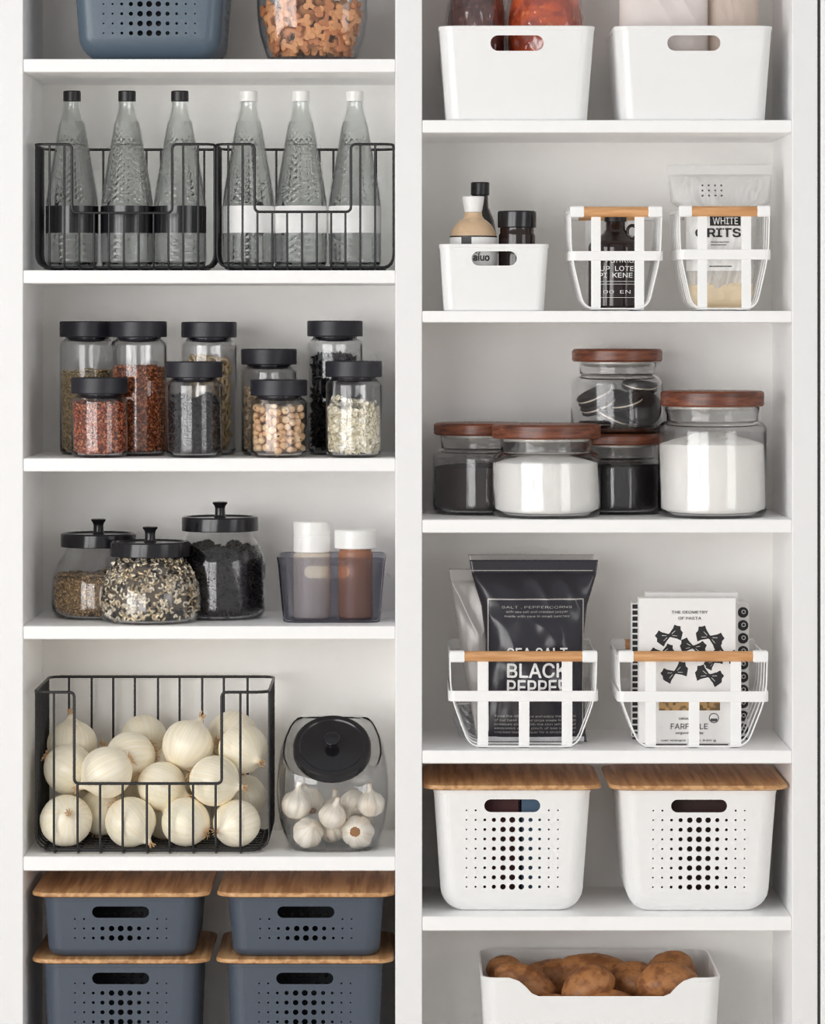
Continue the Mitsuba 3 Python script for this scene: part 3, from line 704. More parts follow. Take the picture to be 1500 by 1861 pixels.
cx, cy, z0, rf, _ = wood_jar('tallest wooden-lidded glass jar, full of flour, at the front right', 1295, .11, zr, .1000, 710, 738, .0955, .024)
powder('white_flour', 'white flour in the tallest wooden-lidded jar', 'flour', cx, cy, z0, rf, .128, .018, 34)
# sandwich biscuits
cx, cy, z0, rf = CK
def wafer(R=.0345, h=.0062): return lathe([(0, 0), (R - .0020, 0), (R, .0016), (R, h - .0016), (R - .0020, h), (0, h)], 48, lambda t, r, z: r + (.0006 * math.sin(24 * t) if r > R - .001 else 0))
w1 = wafer(); w2 = w1.copy(); w2.apply_translation([0, 0, .0092]); cr = lathe([(0, .0062), (.0325, .0062), (.0330, .0077), (.0325, .0092), (0, .0092)], 40)
wd1, wd2, crd = PLY(w1, 'cookie', 35), PLY(w2, 'cookie', 35), PLY(cr, 'cookie_cream', 35)
CK_ = [('highest at the left, slanting up to the right', -.042, -.006, .064, 10, 24, 0), ('under the highest left one, slanting the same way', -.036, -.028, .046, 12, 22, 0), ('in the middle of the jar, slanting up to the right', .014, -.030, .053, 14, 14, 0), ('lying flat on top at the right', .044, .010, .084, 14, -6, 0),
       ('facing the glass at the lower right', .046, -.036, .040, 76, 0, 12), ('slanting down at the lower left', -.012, -.040, .026, 10, -26, 0), ('lying flat at the bottom left', -.038, -.012, .0085, 0, 0, 0), ('lying flat at the bottom right', .038, .008, .0085, 0, 0, 0), ('upright at the back of the jar', .0, .040, .040, 80, 0, 10), ('behind the flat one at the right', .040, .014, .062, 8, 10, 0)]
for lb, dx, dy, dz, pitch, roll, yaw in CK_:
    k = thing('sandwich_biscuit', 'black sandwich biscuit with cream ' + lb, 'biscuit', 'sandwich biscuits in the jar')
    M = TR(cx + dx, cy + dy, z0 + dz, rot([0, 0, 1], yaw) @ rot([0, 1, 0], -roll) @ rot([1, 0, 0], pitch)) @ TR(0, 0, -.0077)
    part(k, 'wafer', wd1, None, M=M); part(k, 'wafer', wd2, None, M=M); part(k, 'cream', crd, None, M=M, label='pale cream filling')

# ------------------------------------------------------------------ slant-mouthed jars (garlic, dog biscuits)
def slant_jar(label, cx, cy, zb):
    k = thing('cookie_jar', label, 'jar', 'squarish glass jars with slanted black lids')
    def sup(w, d, n=64, e=3.2):
        t = np.linspace(0, 2 * PI, n, endpoint=False); c, s = np.cos(t), np.sin(t)
        return np.c_[w * np.sign(c) * np.abs(c) ** (2 / e), d * np.sign(s) * np.abs(s) ** (2 / e)]
    zs = [0, .003, .009, .020, .05, .085, .12, .15, .18, .205, .222, .232, .238, .240]
    ws = [.072, .0775, .0825, .087, .0965, .1015, .1025, .1005, .0955, .088, .080, .073, .066, .060]
    S = lambda o: [(sup(w - o, w * .90 - o), min(max(z, o * 1.6), .240 - o)) for z, w in zip(zs, ws)]
    nrm = np.array([0, -math.sin(math.radians(45)), math.cos(math.radians(45))]); cen = np.array([0, -.048, .180]); off = float(nrm @ cen)
    out = man(loft(S(0))).trim_by_plane((-nrm).tolist(), -off)
    inn_s = [s for s in S(.0035)]; inn_s = [inn_s[0]] + [s for s in inn_s[2:-2]] + [inn_s[-1]]
    inn = man(loft(inn_s)).trim_by_plane((-nrm).tolist(), -(off - .003))
    me = unman(out - inn); me.apply_translation([cx, cy, zb]); part(k, 'glass_body', me, 'glass', 32)
    R = np.eye(4); R[:3, :3] = np.c_[[1, 0, 0], np.cross(nrm, [1, 0, 0]), nrm]
    M = TR(cx + cen[0], cy + cen[1], zb + cen[2]) @ R
    part(k, 'neck', lathe([(.058, -.001), (.0625, -.001), (.0625, .010), (.058, .010), (.058, -.001)], 64), 'glass', 35, M=M)
    part(k, 'lid', lathe([(0, .0102), (.064, .0102), (.064, .002), (.0705, .002), (.0715, .004), (.0715, .020), (.069, .0235), (.061, .0235), (.0585, .0215), (.020, .0235), (0, .024)], 80), 'black_gloss', 35, M=M, label='slanted black metal lid')
    part(k, 'knob', lathe([(0, .024), (.008, .024), (.007, .030), (.010, .035), (.0145, .040), (.0145, .043), (.012, .045), (0, .046)], 40), 'black_gloss', 35, M=M, label='black knob')
    return k
gx, gy = ax(605, .115), .118
slant_jar('squarish glass jar of garlic bulbs with slanted black lid beside the onions', gx, gy, ZL[5])
bx_, by_ = ax(568, .11), .115
slant_jar('squarish glass jar of dog biscuits on the top left shelf', bx_, by_, ZL[1])

def lathe_uv(prof, n=48, rad=None):
    v, uv, f = [], [], []; m = len(prof)
    for j, (r, z) in enumerate(prof):
        for i in range(n + 1):
            t = 2 * PI * i / n; rr = rad(t, r, z) if rad else r
            v.append((rr * math.cos(t), rr * math.sin(t), z)); uv.append((i / n, j / (m - 1)))
    for j in range(m - 1):
        for i in range(n):
            a, b = j * (n + 1) + i, (j + 1) * (n + 1) + i; f += [(a, a + 1, b + 1), (a, b + 1, b)]
    return fixed(tm(v, f)), np.array(uv)
# garlic: lobed bulbs of radius 1 with a papery neck and a root disc
gp = [(.05, -.80), (.30, -.84), (.62, -.72), (.88, -.40), (1.0, -.05), (.97, .28), (.80, .56), (.52, .76), (.30, .92), (.20, 1.10), (.17, 1.35), (.14, 1.55), (.02, 1.58)]
gs = np.array(gp); tt = np.linspace(0, 1, 34); gi = np.c_[np.interp(tt, np.linspace(0, 1, len(gs)), gs[:, 0]), np.interp(tt, np.linspace(0, 1, len(gs)), gs[:, 1])]
gi[1:-1] = (gi[:-2] + gi[1:-1] * 2 + gi[2:]) / 4
gm, guv = lathe_uv(gi, 60, lambda t, r, z: r * (1 - .10 * (1 - abs(math.cos(3.5 * t + .3))) ** 1.5 * (1 if z < .7 else .3)))
gd = PLY(gm, 'garlic_skin', True, uv=guv)
rootm = lumpy(.30, .30, .10, .3, 5, 3, 3); rootm.apply_translation([0, 0, -.80]); gr_ = PLY(rootm, 'garlic_root', True)
GZ = ZL[5] + .006
GL = [('whole garlic bulb low at the front left, root end towards the glass', 557, 1513, .065, .029, 60, 20), ('garlic bulb low in the front middle, partly hidden', 600, 1506, .10, .027, 30, -40), ('garlic bulb showing its brown root end at the lower right', 651, 1504, .065, .031, -98, -10),
      ('smaller garlic bulb resting in the centre', 606, 1488, .060, .026, 25, 40), ('garlic bulb leaning on the left glass wall', 533, 1478, .10, .029, 10, 60), ('garlic bulb at the upper left with a dark tip', 562, 1462, .14, .027, -50, 20),
      ('garlic bulb at the upper right with a brown root', 648, 1460, .12, .027, 130, -30), ('garlic bulb against the right glass wall', 678, 1470, .085, .026, 10, -30), ('garlic bulb at the back behind the central one', 608, 1474, .17, .028, 10, 10), ('garlic bulb at the back right', 652, 1490, .17, .027, 10, 80)]
gpos = [at(g[1], g[2], g[3]) for g in GL]
for it in range(60):
    for i in range(len(GL)):
        for j in range(i):
            dv = gpos[i] - gpos[j]; L = np.linalg.norm(dv); need = (GL[i][4] + GL[j][4]) * .98
            if L < need: gpos[i] = gpos[i] + dv / L * (need - L) / 2; gpos[j] = gpos[j] - dv / L * (need - L) / 2
        rad_ = GL[i][4]; p = gpos[i]; p[2] = max(p[2], GZ + rad_ * .92); wq = float(np.interp(p[2] - ZL[5], [0, .009, .020, .05, .085, .12], [.070, .080, .085, .0945,   .0995, .1005])) * .975 - rad_; wy = wq - .0175; p[0] = min(max(p[0], gx - wq), gx + wq); p[1] = min(max(p[1], gy - wy), gy + wy)
for g, p in zip(GL, gpos):
    k = thing('garlic_bulb', g[0], 'garlic', 'garlic bulbs in the jar')
    M = TR(*p, rot([0, 0, 1], g[6]) @ rot([1, 0, 0], g[5]), g[4])
    part(k, 'bulb', gd, None, M=M); part(k, 'root_disc', gr_, None, M=M, label='brown root disc')

# dog biscuits
bone = unary_union([sg.box(-.014, -.0052, .014, .0052)] + [sg.Point(sx * .0155, sy * .0062).buffer(.0072, 8) for sx in (-1, 1) for sy in (-1, 1)]).buffer(-.0012).buffer(.0012, 3)
bm = m3.Manifold.batch_hull
def bone_mesh():
    P = np.array(bone.simplify(.0003).exterior.coords)[:-1]
    if sg.Polygon(P).exterior.is_ccw is False: P = P[::-1]
    q = np.array(bone.buffer(-.0016).exterior.coords)
    lo = []
    secs = []
    for s, z in ((.86, 0), (.97, .0015), (1, .0035), (1, .0055), (.97, .0078), (.86, .0092)):
        secs.append((P * [1 - (1 - s) * .45, 1 - (1 - s) * 1.1], z - .0046))
    n = len(P); v, f = [], []
    for p_, z in secs: v += [(a, b, z) for a, b in p_]
    for k in range(len(secs) - 1):
        for i in range(n):
            j = (i + 1) % n; a, b = k * n, (k + 1) * n; f += [(a + i, a + j, b + j), (a + i, b + j, b + i)]
    tv, tf = trimesh.creation.triangulate_polygon(sg.Polygon(secs[0][0]), engine='earcut')
    base = np.asarray(tv)
    from scipy.spatial import cKDTree
    idx = cKDTree(np.array(secs[0][0])).query(base)[1]; L = (len(secs) - 1) * n
    for a, b, c in tf: f += [(idx[a], idx[c], idx[b]), (L + idx[a], L + idx[b], L + idx[c])]
    m = tm(v, f); m.fix_normals(); return fixed(m)
bmesh_ = bone_mesh(); bd = [PLY(bmesh_, c, 40) for c in ('biscuit', 'biscuit_dark')]
ws_z = [0, .009, .020, .05, .085, .12]; ws_w = [.072, .0825, .087, .0965, .1015, .1025]
r_ = np.random.default_rng(5); P = []; BZ = ZL[1] + .006
def sup_r(t, w, d, e=3.2): return (abs(math.cos(t) / w) ** e + abs(math.sin(t) / d) ** e) ** (-1 / e)
for i in range(9000):
    z = .008 + r_.random() * .084; t = r_.random() * 2 * PI; w = min(float(np.interp(z, ws_z, ws_w)), float(np.interp(max(z - .014, 0), ws_z, ws_w))) - .0168
    layer = r_.random(); R = sup_r(t, w, w * .88) * (1.0 if layer < .7 else .78)
    p = np.array([bx_ + R * math.cos(t), by_ + R * math.sin(t), BZ + z])
    if all(np.sum((p - q) ** 2) > .0150 ** 2 for q, _ in P): P.append((p, t))
    if len(P) >= 150: break
for i in range(34):
    q = math.sqrt(r_.random()) * .064; t = r_.random() * 2 * PI; P.append((np.array([bx_ + q * math.cos(t), by_ + q * math.sin(t), BZ + .088 + .012 * r_.random()]), t + PI * (r_.random() < .5)))
for i, (p, t) in enumerate(P):
    a = math.degrees(t); low = p[2] - BZ < .022
    R = rot([0, 0, 1], a) @ rot([0, 1, 0], 90) @ rot([1, 0, 0], np.clip(r_.normal(0, 13), -20, 20)) @ rot([0, 1, 0], np.clip(r_.normal(0, 10), -16, 16)) @ rot([0, 0, 1], 90 + r_.normal(0, 10) if low else r_.random() * 360)
    whole('dog_biscuit', bd[i % 3 == 0], None, 'bone-shaped tan dog biscuit in the glass jar', 'dog biscuit', 'dog biscuits in the jar', M=TR(*p, R, .86))

# ------------------------------------------------------------------ onions
op = [(.02, -1.0), (.12, -.97), (.34, -.90), (.62, -.74), (.84, -.50), (.97, -.18), (1.0, .10), (.94, .40), (.78, .66), (.54, .84), (.32, .95), (.19, 1.04), (.12, 1.14), (.09, 1.26), (.02, 1.28)]
os_ = np.array(op); tt = np.linspace(0, 1, 40); oi = np.c_[np.interp(tt, np.linspace(0, 1, len(os_)), os_[:, 0]), np.interp(tt, np.linspace(0, 1, len(os_)), os_[:, 1])]
for _ in range(2): oi[1:-1] = (oi[:-2] + oi[1:-1] * 2 + oi[2:]) / 4
om, ouv = lathe_uv(oi, 56, lambda t, r, z: r * (1 + .006 * math.sin(9 * t) + .012 * math.sin(2 * t + 1)))
od = PLY(om, 'onion_skin', True, uv=ouv)
rt = []
for i in range(16):
    a = 2 * PI * i / 16; q = .10 + .06 * (i % 3)
    rt.append(tube([(q * .6 * math.cos(a), q * .6 * math.sin(a), -.95), (q * math.cos(a), q * math.sin(a), -1.04), (q * 1.5 * math.cos(a + .4), q * 1.5 * math.sin(a + .4), -1.07 - .03 * (i % 2))], .013, False, 5))
ord_ = PLY(cat(rt), 'onion_dry', True)
ost = []
for i in range(7):
    a = 2 * PI * i / 7
    ost.append(tube([(.07 * math.cos(a), .07 * math.sin(a), 1.12), (.08 * math.cos(a + .2), .08 * math.sin(a + .2), 1.28), (.14 * math.cos(a + .5), .14 * math.sin(a + .5), 1.40 + .04 * (i % 3))], .022, False, 5))
osd = PLY(cat(ost), 'onion_dry', True)
ON = [('white onion at the front left corner of the basket floor', 113, 1497, .075, .0490, 70, 10), ('white onion second from the left in the front bottom row', 241, 1500, .075, .0480, 130, 60), ('white onion third from the left in the front bottom row', 337, 1499, .075, .0465, -70, 60), ('white onion at the front right corner of the basket floor', 427, 1501, .075, .0450, 100, -40),
      ('white onion low down behind the first two front ones', 186, 1476, .150, .0450, 20, 50), ('shaded onion at the left side, one layer up', 113, 1398, .120, .0480, 120, 90), ('bright white onion just above the notch edge at left', 182, 1402, .085, .0490, 118, -80), ('white onion behind the notch bar in the middle', 290, 1436, .120, .0460, 110, 80),
      ('white onion behind the right end of the notch bar', 398, 1421, .085, .0480, 100, 70), ('shaded onion in the middle behind the bright one', 242, 1378, .160, .0480, 95, -70), ('white onion at the back centre against the rear wires', 262, 1341, .250, .0440, -75, 20), ('topmost white onion with a dry tan tip', 338, 1360, .150, .0490, -34, -46),
      ('white onion at the right side, upper layer', 436, 1366, .130, .0470, 110, 40), ('white onion at the back right corner, upper layer', 421, 1340, .235, .0480, -80, -30), ('brownish onion with a long stem at the back left', 130, 1356, .215, .0480, -10, 20), ('onion low at the right side, behind the corner one', 440, 1448, .185, .0440, 30, 0),
      ('onion hidden at the bottom back left', 118, 1490, .245, .046, 0, 0), ('onion hidden at the bottom back centre', 225, 1490, .245, .046, 0, 0), ('onion hidden at the bottom back right', 330, 1490, .245, .046, 0, 0), ('onion hidden at the bottom back corner', 420, 1490, .26, .044, 0, 0), ('onion hidden inside the pile', 320, 1440, .200, .045, 0, 0), ('onion hidden at the back of the second layer', 200, 1425, .245, .045, 0, 0), ('onion hidden low at the centre', 300, 1480, .165, .045, 0, 0), ('onion hidden at the back of the second layer, right', 370, 1415, .225, .045, 0, 0)]
opos = [at(o[1], o[2], o[3]) for o in ON]; home = [p.copy() for p in opos]
X0, X1, Z0 = ax(62, d1) + .004, ax(488, d1) - .004, ZL[5] + .009
for it in range(160):
    for i in range(len(ON)):
        opos[i] = opos[i] + (home[i] - opos[i]) * .03
        for j in range(i):
            dv = opos[i] - opos[j]; L = np.linalg.norm(dv); need = (ON[i][4] + ON[j][4]) * .96
            if L < need:
                s = dv / L * (need - L) / 2; wi = .25 if 'hidden' not in ON[i][0] and 'hidden' in ON[j][0] else 1; wj = .25 if 'hidden' not in ON[j][0] and 'hidden' in ON[i][0] else 1
                opos[i] = opos[i] + s * wi; opos[j] = opos[j] - s * wj
    for i, o in enumerate(ON):
        p = opos[i]; r = o[4]; p[2] = max(p[2], Z0 + r * .93); p[0] = min(max(p[0], X0 + r), X1 - r); p[1] = min(max(p[1], d1 + .004 + r), .314 - r)
for o, p in zip(ON, opos):
    k = thing('onion', o[0], 'onion', 'white onions in the wire basket')
    M = TR(*p, rot([0, 0, 1], o[6]) @ rot([1, 0, 0], o[5]), o[4] * .99)
    part(k, 'bulb', od, None, M=M); part(k, 'root', ord_, None, M=M, label='dry root tuft'); part(k, 'stem_tip', osd, None, M=M, label='dry tan stem tip')

# ------------------------------------------------------------------ white strap-and-wire baskets with wooden handles
def strap_basket(label, group, px0, px1, pyh0, pyh1, band0, band1, zb, d, depth, straps, mid, wb, brk, sw):
    """straps: pixel centres of the long straps; mid: of the one below the band; wb: half width of the foot"""
    k = thing('strap_basket', label, 'basket', group); y0, y1 = d, d + depth
    x0, x1 = ax(px0, d), ax(px1, d); cx = (x0 + x1) / 2; hw = (x1 - x0) / 2
    zt, zh = az((pyh0 + pyh1) / 2, d), (pyh1 - pyh0) / 2000; zm = az((band0 + band1) / 2, d); bh = (band1 - band0) / 1000; z0 = zb + .0022
    for y in (y0, y1):
        part(k, 'handle', tube([(x0 + brk - .002, y, zt), (x0 + hw, y, zt), (x1 - brk + .002, y, zt)], zh, False, 24), 'beech', 40, label='round wooden handle')
        for xa, xb in ((x0, x0 + brk), (x1 - brk, x1)):
            part(k, 'handle_bracket', bbox(xa, xb, y - zh - .001, y + zh + .001, zt - zh - .0006, zt + zh + .0006, .002), 'white_metal', 30)
    ring = fillet([(x0, y0 - .001, zm), (x1, y0 - .001, zm), (x1, y1 + .001, zm), (x0, y1 + .001, zm)], .012, True)
    n = len(ring); tan = np.roll(ring, -1, 0) - np.roll(ring, 1, 0); v, f = [], []
    for i in range(n):
        o = np.cross(tan[i], [0, 0, 1]); o /= np.linalg.norm(o)
        for a, b in ((0, -bh / 2), (.002, -bh / 2 + .0008), (.002, bh / 2 - .0008), (0, bh / 2)): v.append(ring[i] + o * a + [0, 0, b])
    for i in range(n):
        j = (i + 1) % n
        for p in range(4):
            q = (p + 1) % 4; f += [(4 * i + p, 4 * j + p, 4 * j + q), (4 * i + p, 4 * j + q, 4 * i + q)]
    part(k, 'band', fixed(tm(v, f)), 'white_metal', 30)
    for s in straps:
        x = ax(s, d); part(k, 'strap', ribbon(fillet([(x, y0, zt - zh * .6), (x, y0, z0), (x, y1, z0), (x, y1, zt - zh * .6)], .012), (1, 0, 0), sw, .002), 'white_metal', 30)
    for s in mid:
        x = ax(s, d); part(k, 'strap', ribbon(fillet([(x, y0, zm), (x, y0, z0), (x, y1, z0), (x, y1, zm)], .012), (1, 0, 0), sw, .002), 'white_metal', 30)
    r = .0016
    for y in np.linspace(y0, y1, 6):
        part(k, 'wire', tube(fillet([(x0 + .001, y, zt), (x0 + .003, y, zm), (cx - wb, y, z0 + .002), (cx + wb, y, z0 + .002), (x1 - .003, y, zm), (x1 - .001, y, zt)], [0, .03, .022, .022, .03, 0]), r), 'white_metal', True)
    for x in (x0 + .001, x1 - .001):
        part(k, 'side_rim', tube([(x, y0, zt), (x, (y0 + y1) / 2, zt), (x, y1, zt)], .0024), 'white_metal', True)
    return k, y0, y1
SB = 'large white strap baskets'; SS = 'small white strap baskets'
strap_basket('large white strap basket holding the black crisp bag', SB, 817, 1086, 1183, 1202.5, 1255, 1275, ZR[4], .030, .250, (878, 1031), (953,), .098, .028, .0195)
strap_basket('large white strap basket holding the pasta carton', SB, 1124, 1396, 1183, 1202.5, 1256, 1276, ZR[4], .030, .250, (1183, 1338), (1262,), .098, .028, .0195)
strap_basket('small white strap basket holding a dark brown bottle', SS, 1036, 1204, 375.5, 394.5, 456, 474, ZR[2], .020, .210, (1083.5, 1162.5), (), .058, .026, .0175)
strap_basket('small white strap basket holding a bag of white grits', SS, 1234, 1400, 374.5, 393.5, 453, 472, ZR[2], .020, .210, (1277, 1357), (), .058, .024, .0175)

# ------------------------------------------------------------------ pillow bags
def bag(cx, cy, zb, wf, h, T, lean, seed, nu=90, nv=130, wr=.004, tilt=0., crinkle=0.):
    """a sealed pouch; returns its mesh and the function of its front surface"""
    def thick(u, v):
        e = np.clip(1 - np.abs(u) ** 2.6, 0, 1) ** .6 * np.clip(np.sin(np.clip((v - .03) / .90, 0, 1) * PI), 0, 1) ** .55
        q = np.stack([u * 1.3 + v * 1.7, v * 2.6 - u * .8, np.full_like(u, seed)], -1); q2 = np.stack([u * 2.1 + v * 5.0, v * 2.2 - u * 1.0, np.full_like(u, seed + 5.)], -1)
        return .0012 + T * e + wr * e ** .5 * ((meshkit.fbm(q, 3, seed) - .5) * 2 + (1 - 2 * np.abs(meshkit.noise(q2, seed) - .5)) * 1.2 - .8) + crinkle * e ** .3 * (1 - 2 * np.abs(meshkit.fbm(np.stack([u * 5 + v * 4, v * 9 - u * 5, np.full_like(u, seed + 9.)], -1), 2, seed + 3) - .5))
    W = lambda v: np.interp(v, *zip(*wf))
    def fy(X, Z):
        v = (np.asarray(Z) - zb) / h; xc = cx + tilt * v * h; u = np.clip((np.asarray(X) - xc) / W(v), -1, 1)
        return cy + lean * v * h - thick(u, v)
    U, Vv = np.meshgrid(np.linspace(-1, 1, nu), np.linspace(0, 1, nv)); t = thick(U, Vv); t[:, 0] = t[:, -1] = .0004
    X = cx + tilt * Vv * h + U * W(Vv); Z = zb + Vv * h; Y = cy + lean * Vv * h
    v = np.vstack([np.stack([X, Y - t, Z], -1).reshape(-1, 3), np.stack([X, Y + t, Z], -1).reshape(-1, 3)]); N = nu * nv; f = []
    i, j = np.meshgrid(np.arange(nv - 1), np.arange(nu - 1), indexing='ij'); a = (i * nu + j).ravel()
    f += np.c_[a, a + 1, a + nu + 1].tolist() + np.c_[a, a + nu + 1, a + nu].tolist() + np.c_[N + a, N + a + nu + 1, N + a + 1].tolist() + np.c_[N + a, N + a + nu, N + a + nu + 1].tolist()
    for row, fl in ((0, 1), (nv - 1, 0)):
        for j in range(nu - 1):
            p, q = row * nu + j, row * nu + j + 1; f += [(p, N + p, q), (q, N + p, N + q)] if fl else [(p, q, N + p), (q, N + q, N + p)]
    for c, fl in ((0, 0), (nu - 1, 1)):
        for i in range(nv - 1):
            p, q = i * nu + c, (i + 1) * nu + c; f += [(p, N + p, q), (q, N + p, N + q)] if fl else [(p, q, N + p), (q, N + q, N + p)]
    return fixed(tm(v, f)), fy

zq = ZR[4] + .0045; dB = .100
hB = az(1018, .13) - zq; cB = ax(972, dB)
wf = [(0, .096), (.05, .094), (.3, .091), (.55, .090), (.75, .098), (.92, .115), (1, .119)]
cm, cf = bag(cB, dB, zq, wf, hB, .034, .10, 3, wr=.007)
kc = thing('crisp_bag', 'glossy black crisp bag printed BLACK PEPPER in the strap basket', 'crisp bag')
part(kc, 'pouch', cm, 'bag_black', True)
def zpx(py): return az(py, .08)
def xpx(px): return ax(px, .08)
L = []
for a in ((888, 1091, 1062, 1091), (888, 1091, 888, 1330), (1062, 1091, 1060, 1330)): L.append(line_on(xpx(a[0]), zpx(a[1]), xpx(a[2]), zpx(a[3]), .0026, 0, cf, 40))
L.append(line_on(xpx(855), zpx(1040), xpx(1080), zpx(1040), .0016, 0, cf, 40))
part(kc, 'frame_print', cat(L), 'grey_foil', False, label='thin pale printed frame')
tx = [text_on('SEA SALT', .019, xpx(977), zpx(1197), 0, bold=True, surf=cf, maxw=.112), text_on('BLACK', .0250, xpx(977), zpx(1231), 0, bold=True, surf=cf, maxw=.112), text_on('PEPPER', .0250, xpx(977), zpx(1261), 0, bold=True, surf=cf, maxw=.112)]
part(kc, 'lettering', cat(tx), 'white_print', False, label='bold white lettering')
sm = [text_on(s, .0042, xpx(977), zpx(y), 0, depth=.0004, surf=cf, maxw=w) for s, y, w in (('SALT . PEPPERCORNS', 1107, .13), ('with sea salt and cracked pepper', 1115, .115), ('made with care in small batches', 1123, .12))]
sm += [text_on(s, .0042, xpx(899), zpx(1304 + 7.4 * i), 0, depth=.0004, align='l', surf=cf, maxw=.150) for i, s in enumerate(('Taste the difference and enjoy the crunch', 'of our hand cooked chips made from real', 'potatoes sliced with the skin left on and', 'seasoned with a pinch of sea salt and', 'cracked black pepper for a simple snack'))]
part(kc, 'fine_print', cat(sm[:3]), 'grey_foil', False, label='small grey print')
part(kc, 'paragraph_print', cat(sm[3:]), 'grey_foil', False, label='paragraph of grey print')
sv = np.linspace(-1, 1, 30); strip = []
part(kc, 'bottom_stripe', line_on(xpx(888), zpx(1345), xpx(1063), zpx(1345), .009, 0, cf, 40), 'bag_silver', False, label='silver stripe above the bottom seal')
# grey bags behind and beside it
gm1, _ = bag(ax(966, .19), .19, zq, [(0, .085), (.5, .090), (1, .118)], az(1008, .21) - zq, .020, .08, 9, wr=.004)
whole('foil_bag', gm1, 'grey_foil', 'grey foil bag standing straight behind the black crisp bag', 'bag', None, True)
gm2, _ = bag(ax(905, .15), .148, zq + .001, [(0, .040), (.5, .052), (1, .060)], az(1035, .16) - zq, .012, .05, 12, wr=.003, tilt=-.10)
whole('foil_bag', gm2, 'grey_foil', 'grey foil bag leaning left beside the black crisp bag', 'bag', None, True)
gm3, _ = bag(ax(858, .13), .205, zq, [(0, .022), (.5, .030), (1, .016)], .062, .010, .0, 15, wr=.006, tilt=-.15)
whole('foil_bag', gm3, 'bag_silver', 'crumpled silver bag end low at the left in the strap basket', 'bag', None, True)

# ------------------------------------------------------------------ pasta cartons
yF = .075
x0, x1, zt = ax(1162, yF), ax(1338, yF), az(1087, yF); zc = ZR[4] + .0045
kp = thing('pasta_carton', 'white pasta carton with black bow shapes in the strap basket', 'carton')
part(kp, 'box', bbox(x0, x1, yF, yF + .045, zc, zt, .001), 'carton', False)
X = lambda px: ax(px, yF); Zp = lambda py: az(py, yF)
def bow(px, py, s, deg):
    """one printed farfalle: two fans and a pinch, with pale ridges left out"""
    h = s / 1000
    pl = [(0, .10), (.45, .42), (.62, .62), (.80, .46), (1.0, .36), (.92, .10), (1.0, -.12), (.86, -.34), (.66, -.62), (.45, -.40), (0, -.10)]
    right = sg.Polygon(pl); left = sg.Polygon([(-a, b) for a, b in pl])
    g = unary_union([right, left, sg.Point(0, 0).buffer(.13)])
    for sgn in (-1, 1):
        for b in (-.16, .13): g = g.difference(sg.LineString([(sgn * .22, b * .5), (sgn * .52, b * 1.4)]).buffer(.022))
    from shapely import affinity
    g = affinity.rotate(affinity.scale(g, h, h, origin=(0, 0)), deg, origin=(0, 0)); g = affinity.translate(g, X(px), Zp(py))
    ps = getattr(g, 'geoms', [g]); return cat([prism_y(p, yF - .0006, yF + .0002) for p in ps])
bows = [bow(1217, 1155, 25, 20), bow(1290, 1158, 26, -24), bow(1260, 1176, 24, -12), bow(1204, 1186, 22, 15), bow(1318, 1189, 22, -20), bow(1227, 1222, 25, 24), bow(1289, 1228, 26, -20), bow(1298, 1203, 18, 30)]
part(kp, 'bow_print', cat(bows), 'black_print', False, label='black printed bow pasta')
part(kp, 'lettering', cat([text_on('THE GEOMETRY', .0050, X(1254), Zp(1115), yF, maxw=.066), text_on('OF PASTA', .0050, X(1254), Zp(1126), yF, maxw=.042), text_on('FARFALLE', .0100, X(1253), Zp(1325), yF, maxw=.068), text_on('organic pasta', .0045, X(1253), Zp(1334), yF, maxw=.05), text_on('ORGANIC', .004, X(1249), Zp(1308), yF, maxw=.03), text_on('net weight 12 oz 340 g', .0032, X(1252), Zp(1347), yF, maxw=.10)]), 'gap_dark', False, label='grey printed words')
part(kp, 'window_strip', bbox(X(1198), X(1309), yF - .0006, yF + .001, Zp(1291), Zp(1275), .0002), 'pasta_window', False, label='window strip showing pasta')
seal_ = unary_union([sg.Point(X(1298), Zp(1305)).buffer(.0092, 12).difference(sg.Point(X(1298), Zp(1305)).buffer(.0078, 12)), sg.box(X(1292), Zp(1311), X(1304), Zp(1306))])
part(kp, 'round_seal', cat([prism_y(p, yF - .0006, yF + .0002) for p in getattr(seal_, 'geoms', [seal_])]), 'gap_dark', False, label='round grey seal')
def pw(p, n, uv):
    a = noise(p.x * 160, p.z * 190, 2.0); return mix(lin(176, 140, 92), lin(104, 84, 52), smoothstep(.4, .7, a))
mat('pasta_window', mikit.proc(pw), .5)
whole('pasta_carton', bbox(ax(1174, .13), ax(1342, .13), .130, .170, zc, az(1077, .13), .001), 'carton', 'plain white carton standing directly behind the bow pasta carton', 'carton', smooth=False)
y3 = .180
kr = thing('pasta_carton', 'wider white carton with black circle print at the back of the basket', 'carton')
part(kr, 'box', bbox(ax(1148, y3), ax(1362, y3), y3, y3 + .045, zc, az(1096, y3), .001), 'carton', False)
cs = []
for px in (1351,):
    for i in range(12): 
        g = sg.Point(ax(px, y3), az(1113 + 23.5 * i, y3)).buffer(.0098, 10)
        g = g.difference(sg.Point(ax(px, y3) + .001, az(1113 + 23.5 * i, y3) + .001).buffer(.0042, 8).difference(sg.Point(ax(px, y3) + .001, az(1113 + 23.5 * i, y3) + .001).buffer(.0025, 8)))
        cs += [prism_y(p, y3 - .0006, y3 + .0002) for p in getattr(g, 'geoms', [g])]
rs = [prism_y(sg.box(ax(1150, y3), az(1106 + 11 * i, y3), ax(1165, y3), az(1098.5 + 11 * i, y3)), y3 - .0006, y3 + .0002) for i in range(23)]
part(kr, 'circle_print', cat(cs), 'black_print', False, label='black printed circles')
part(kr, 'ridge_print', cat(rs), 'black_print', False, label='black printed ridges')

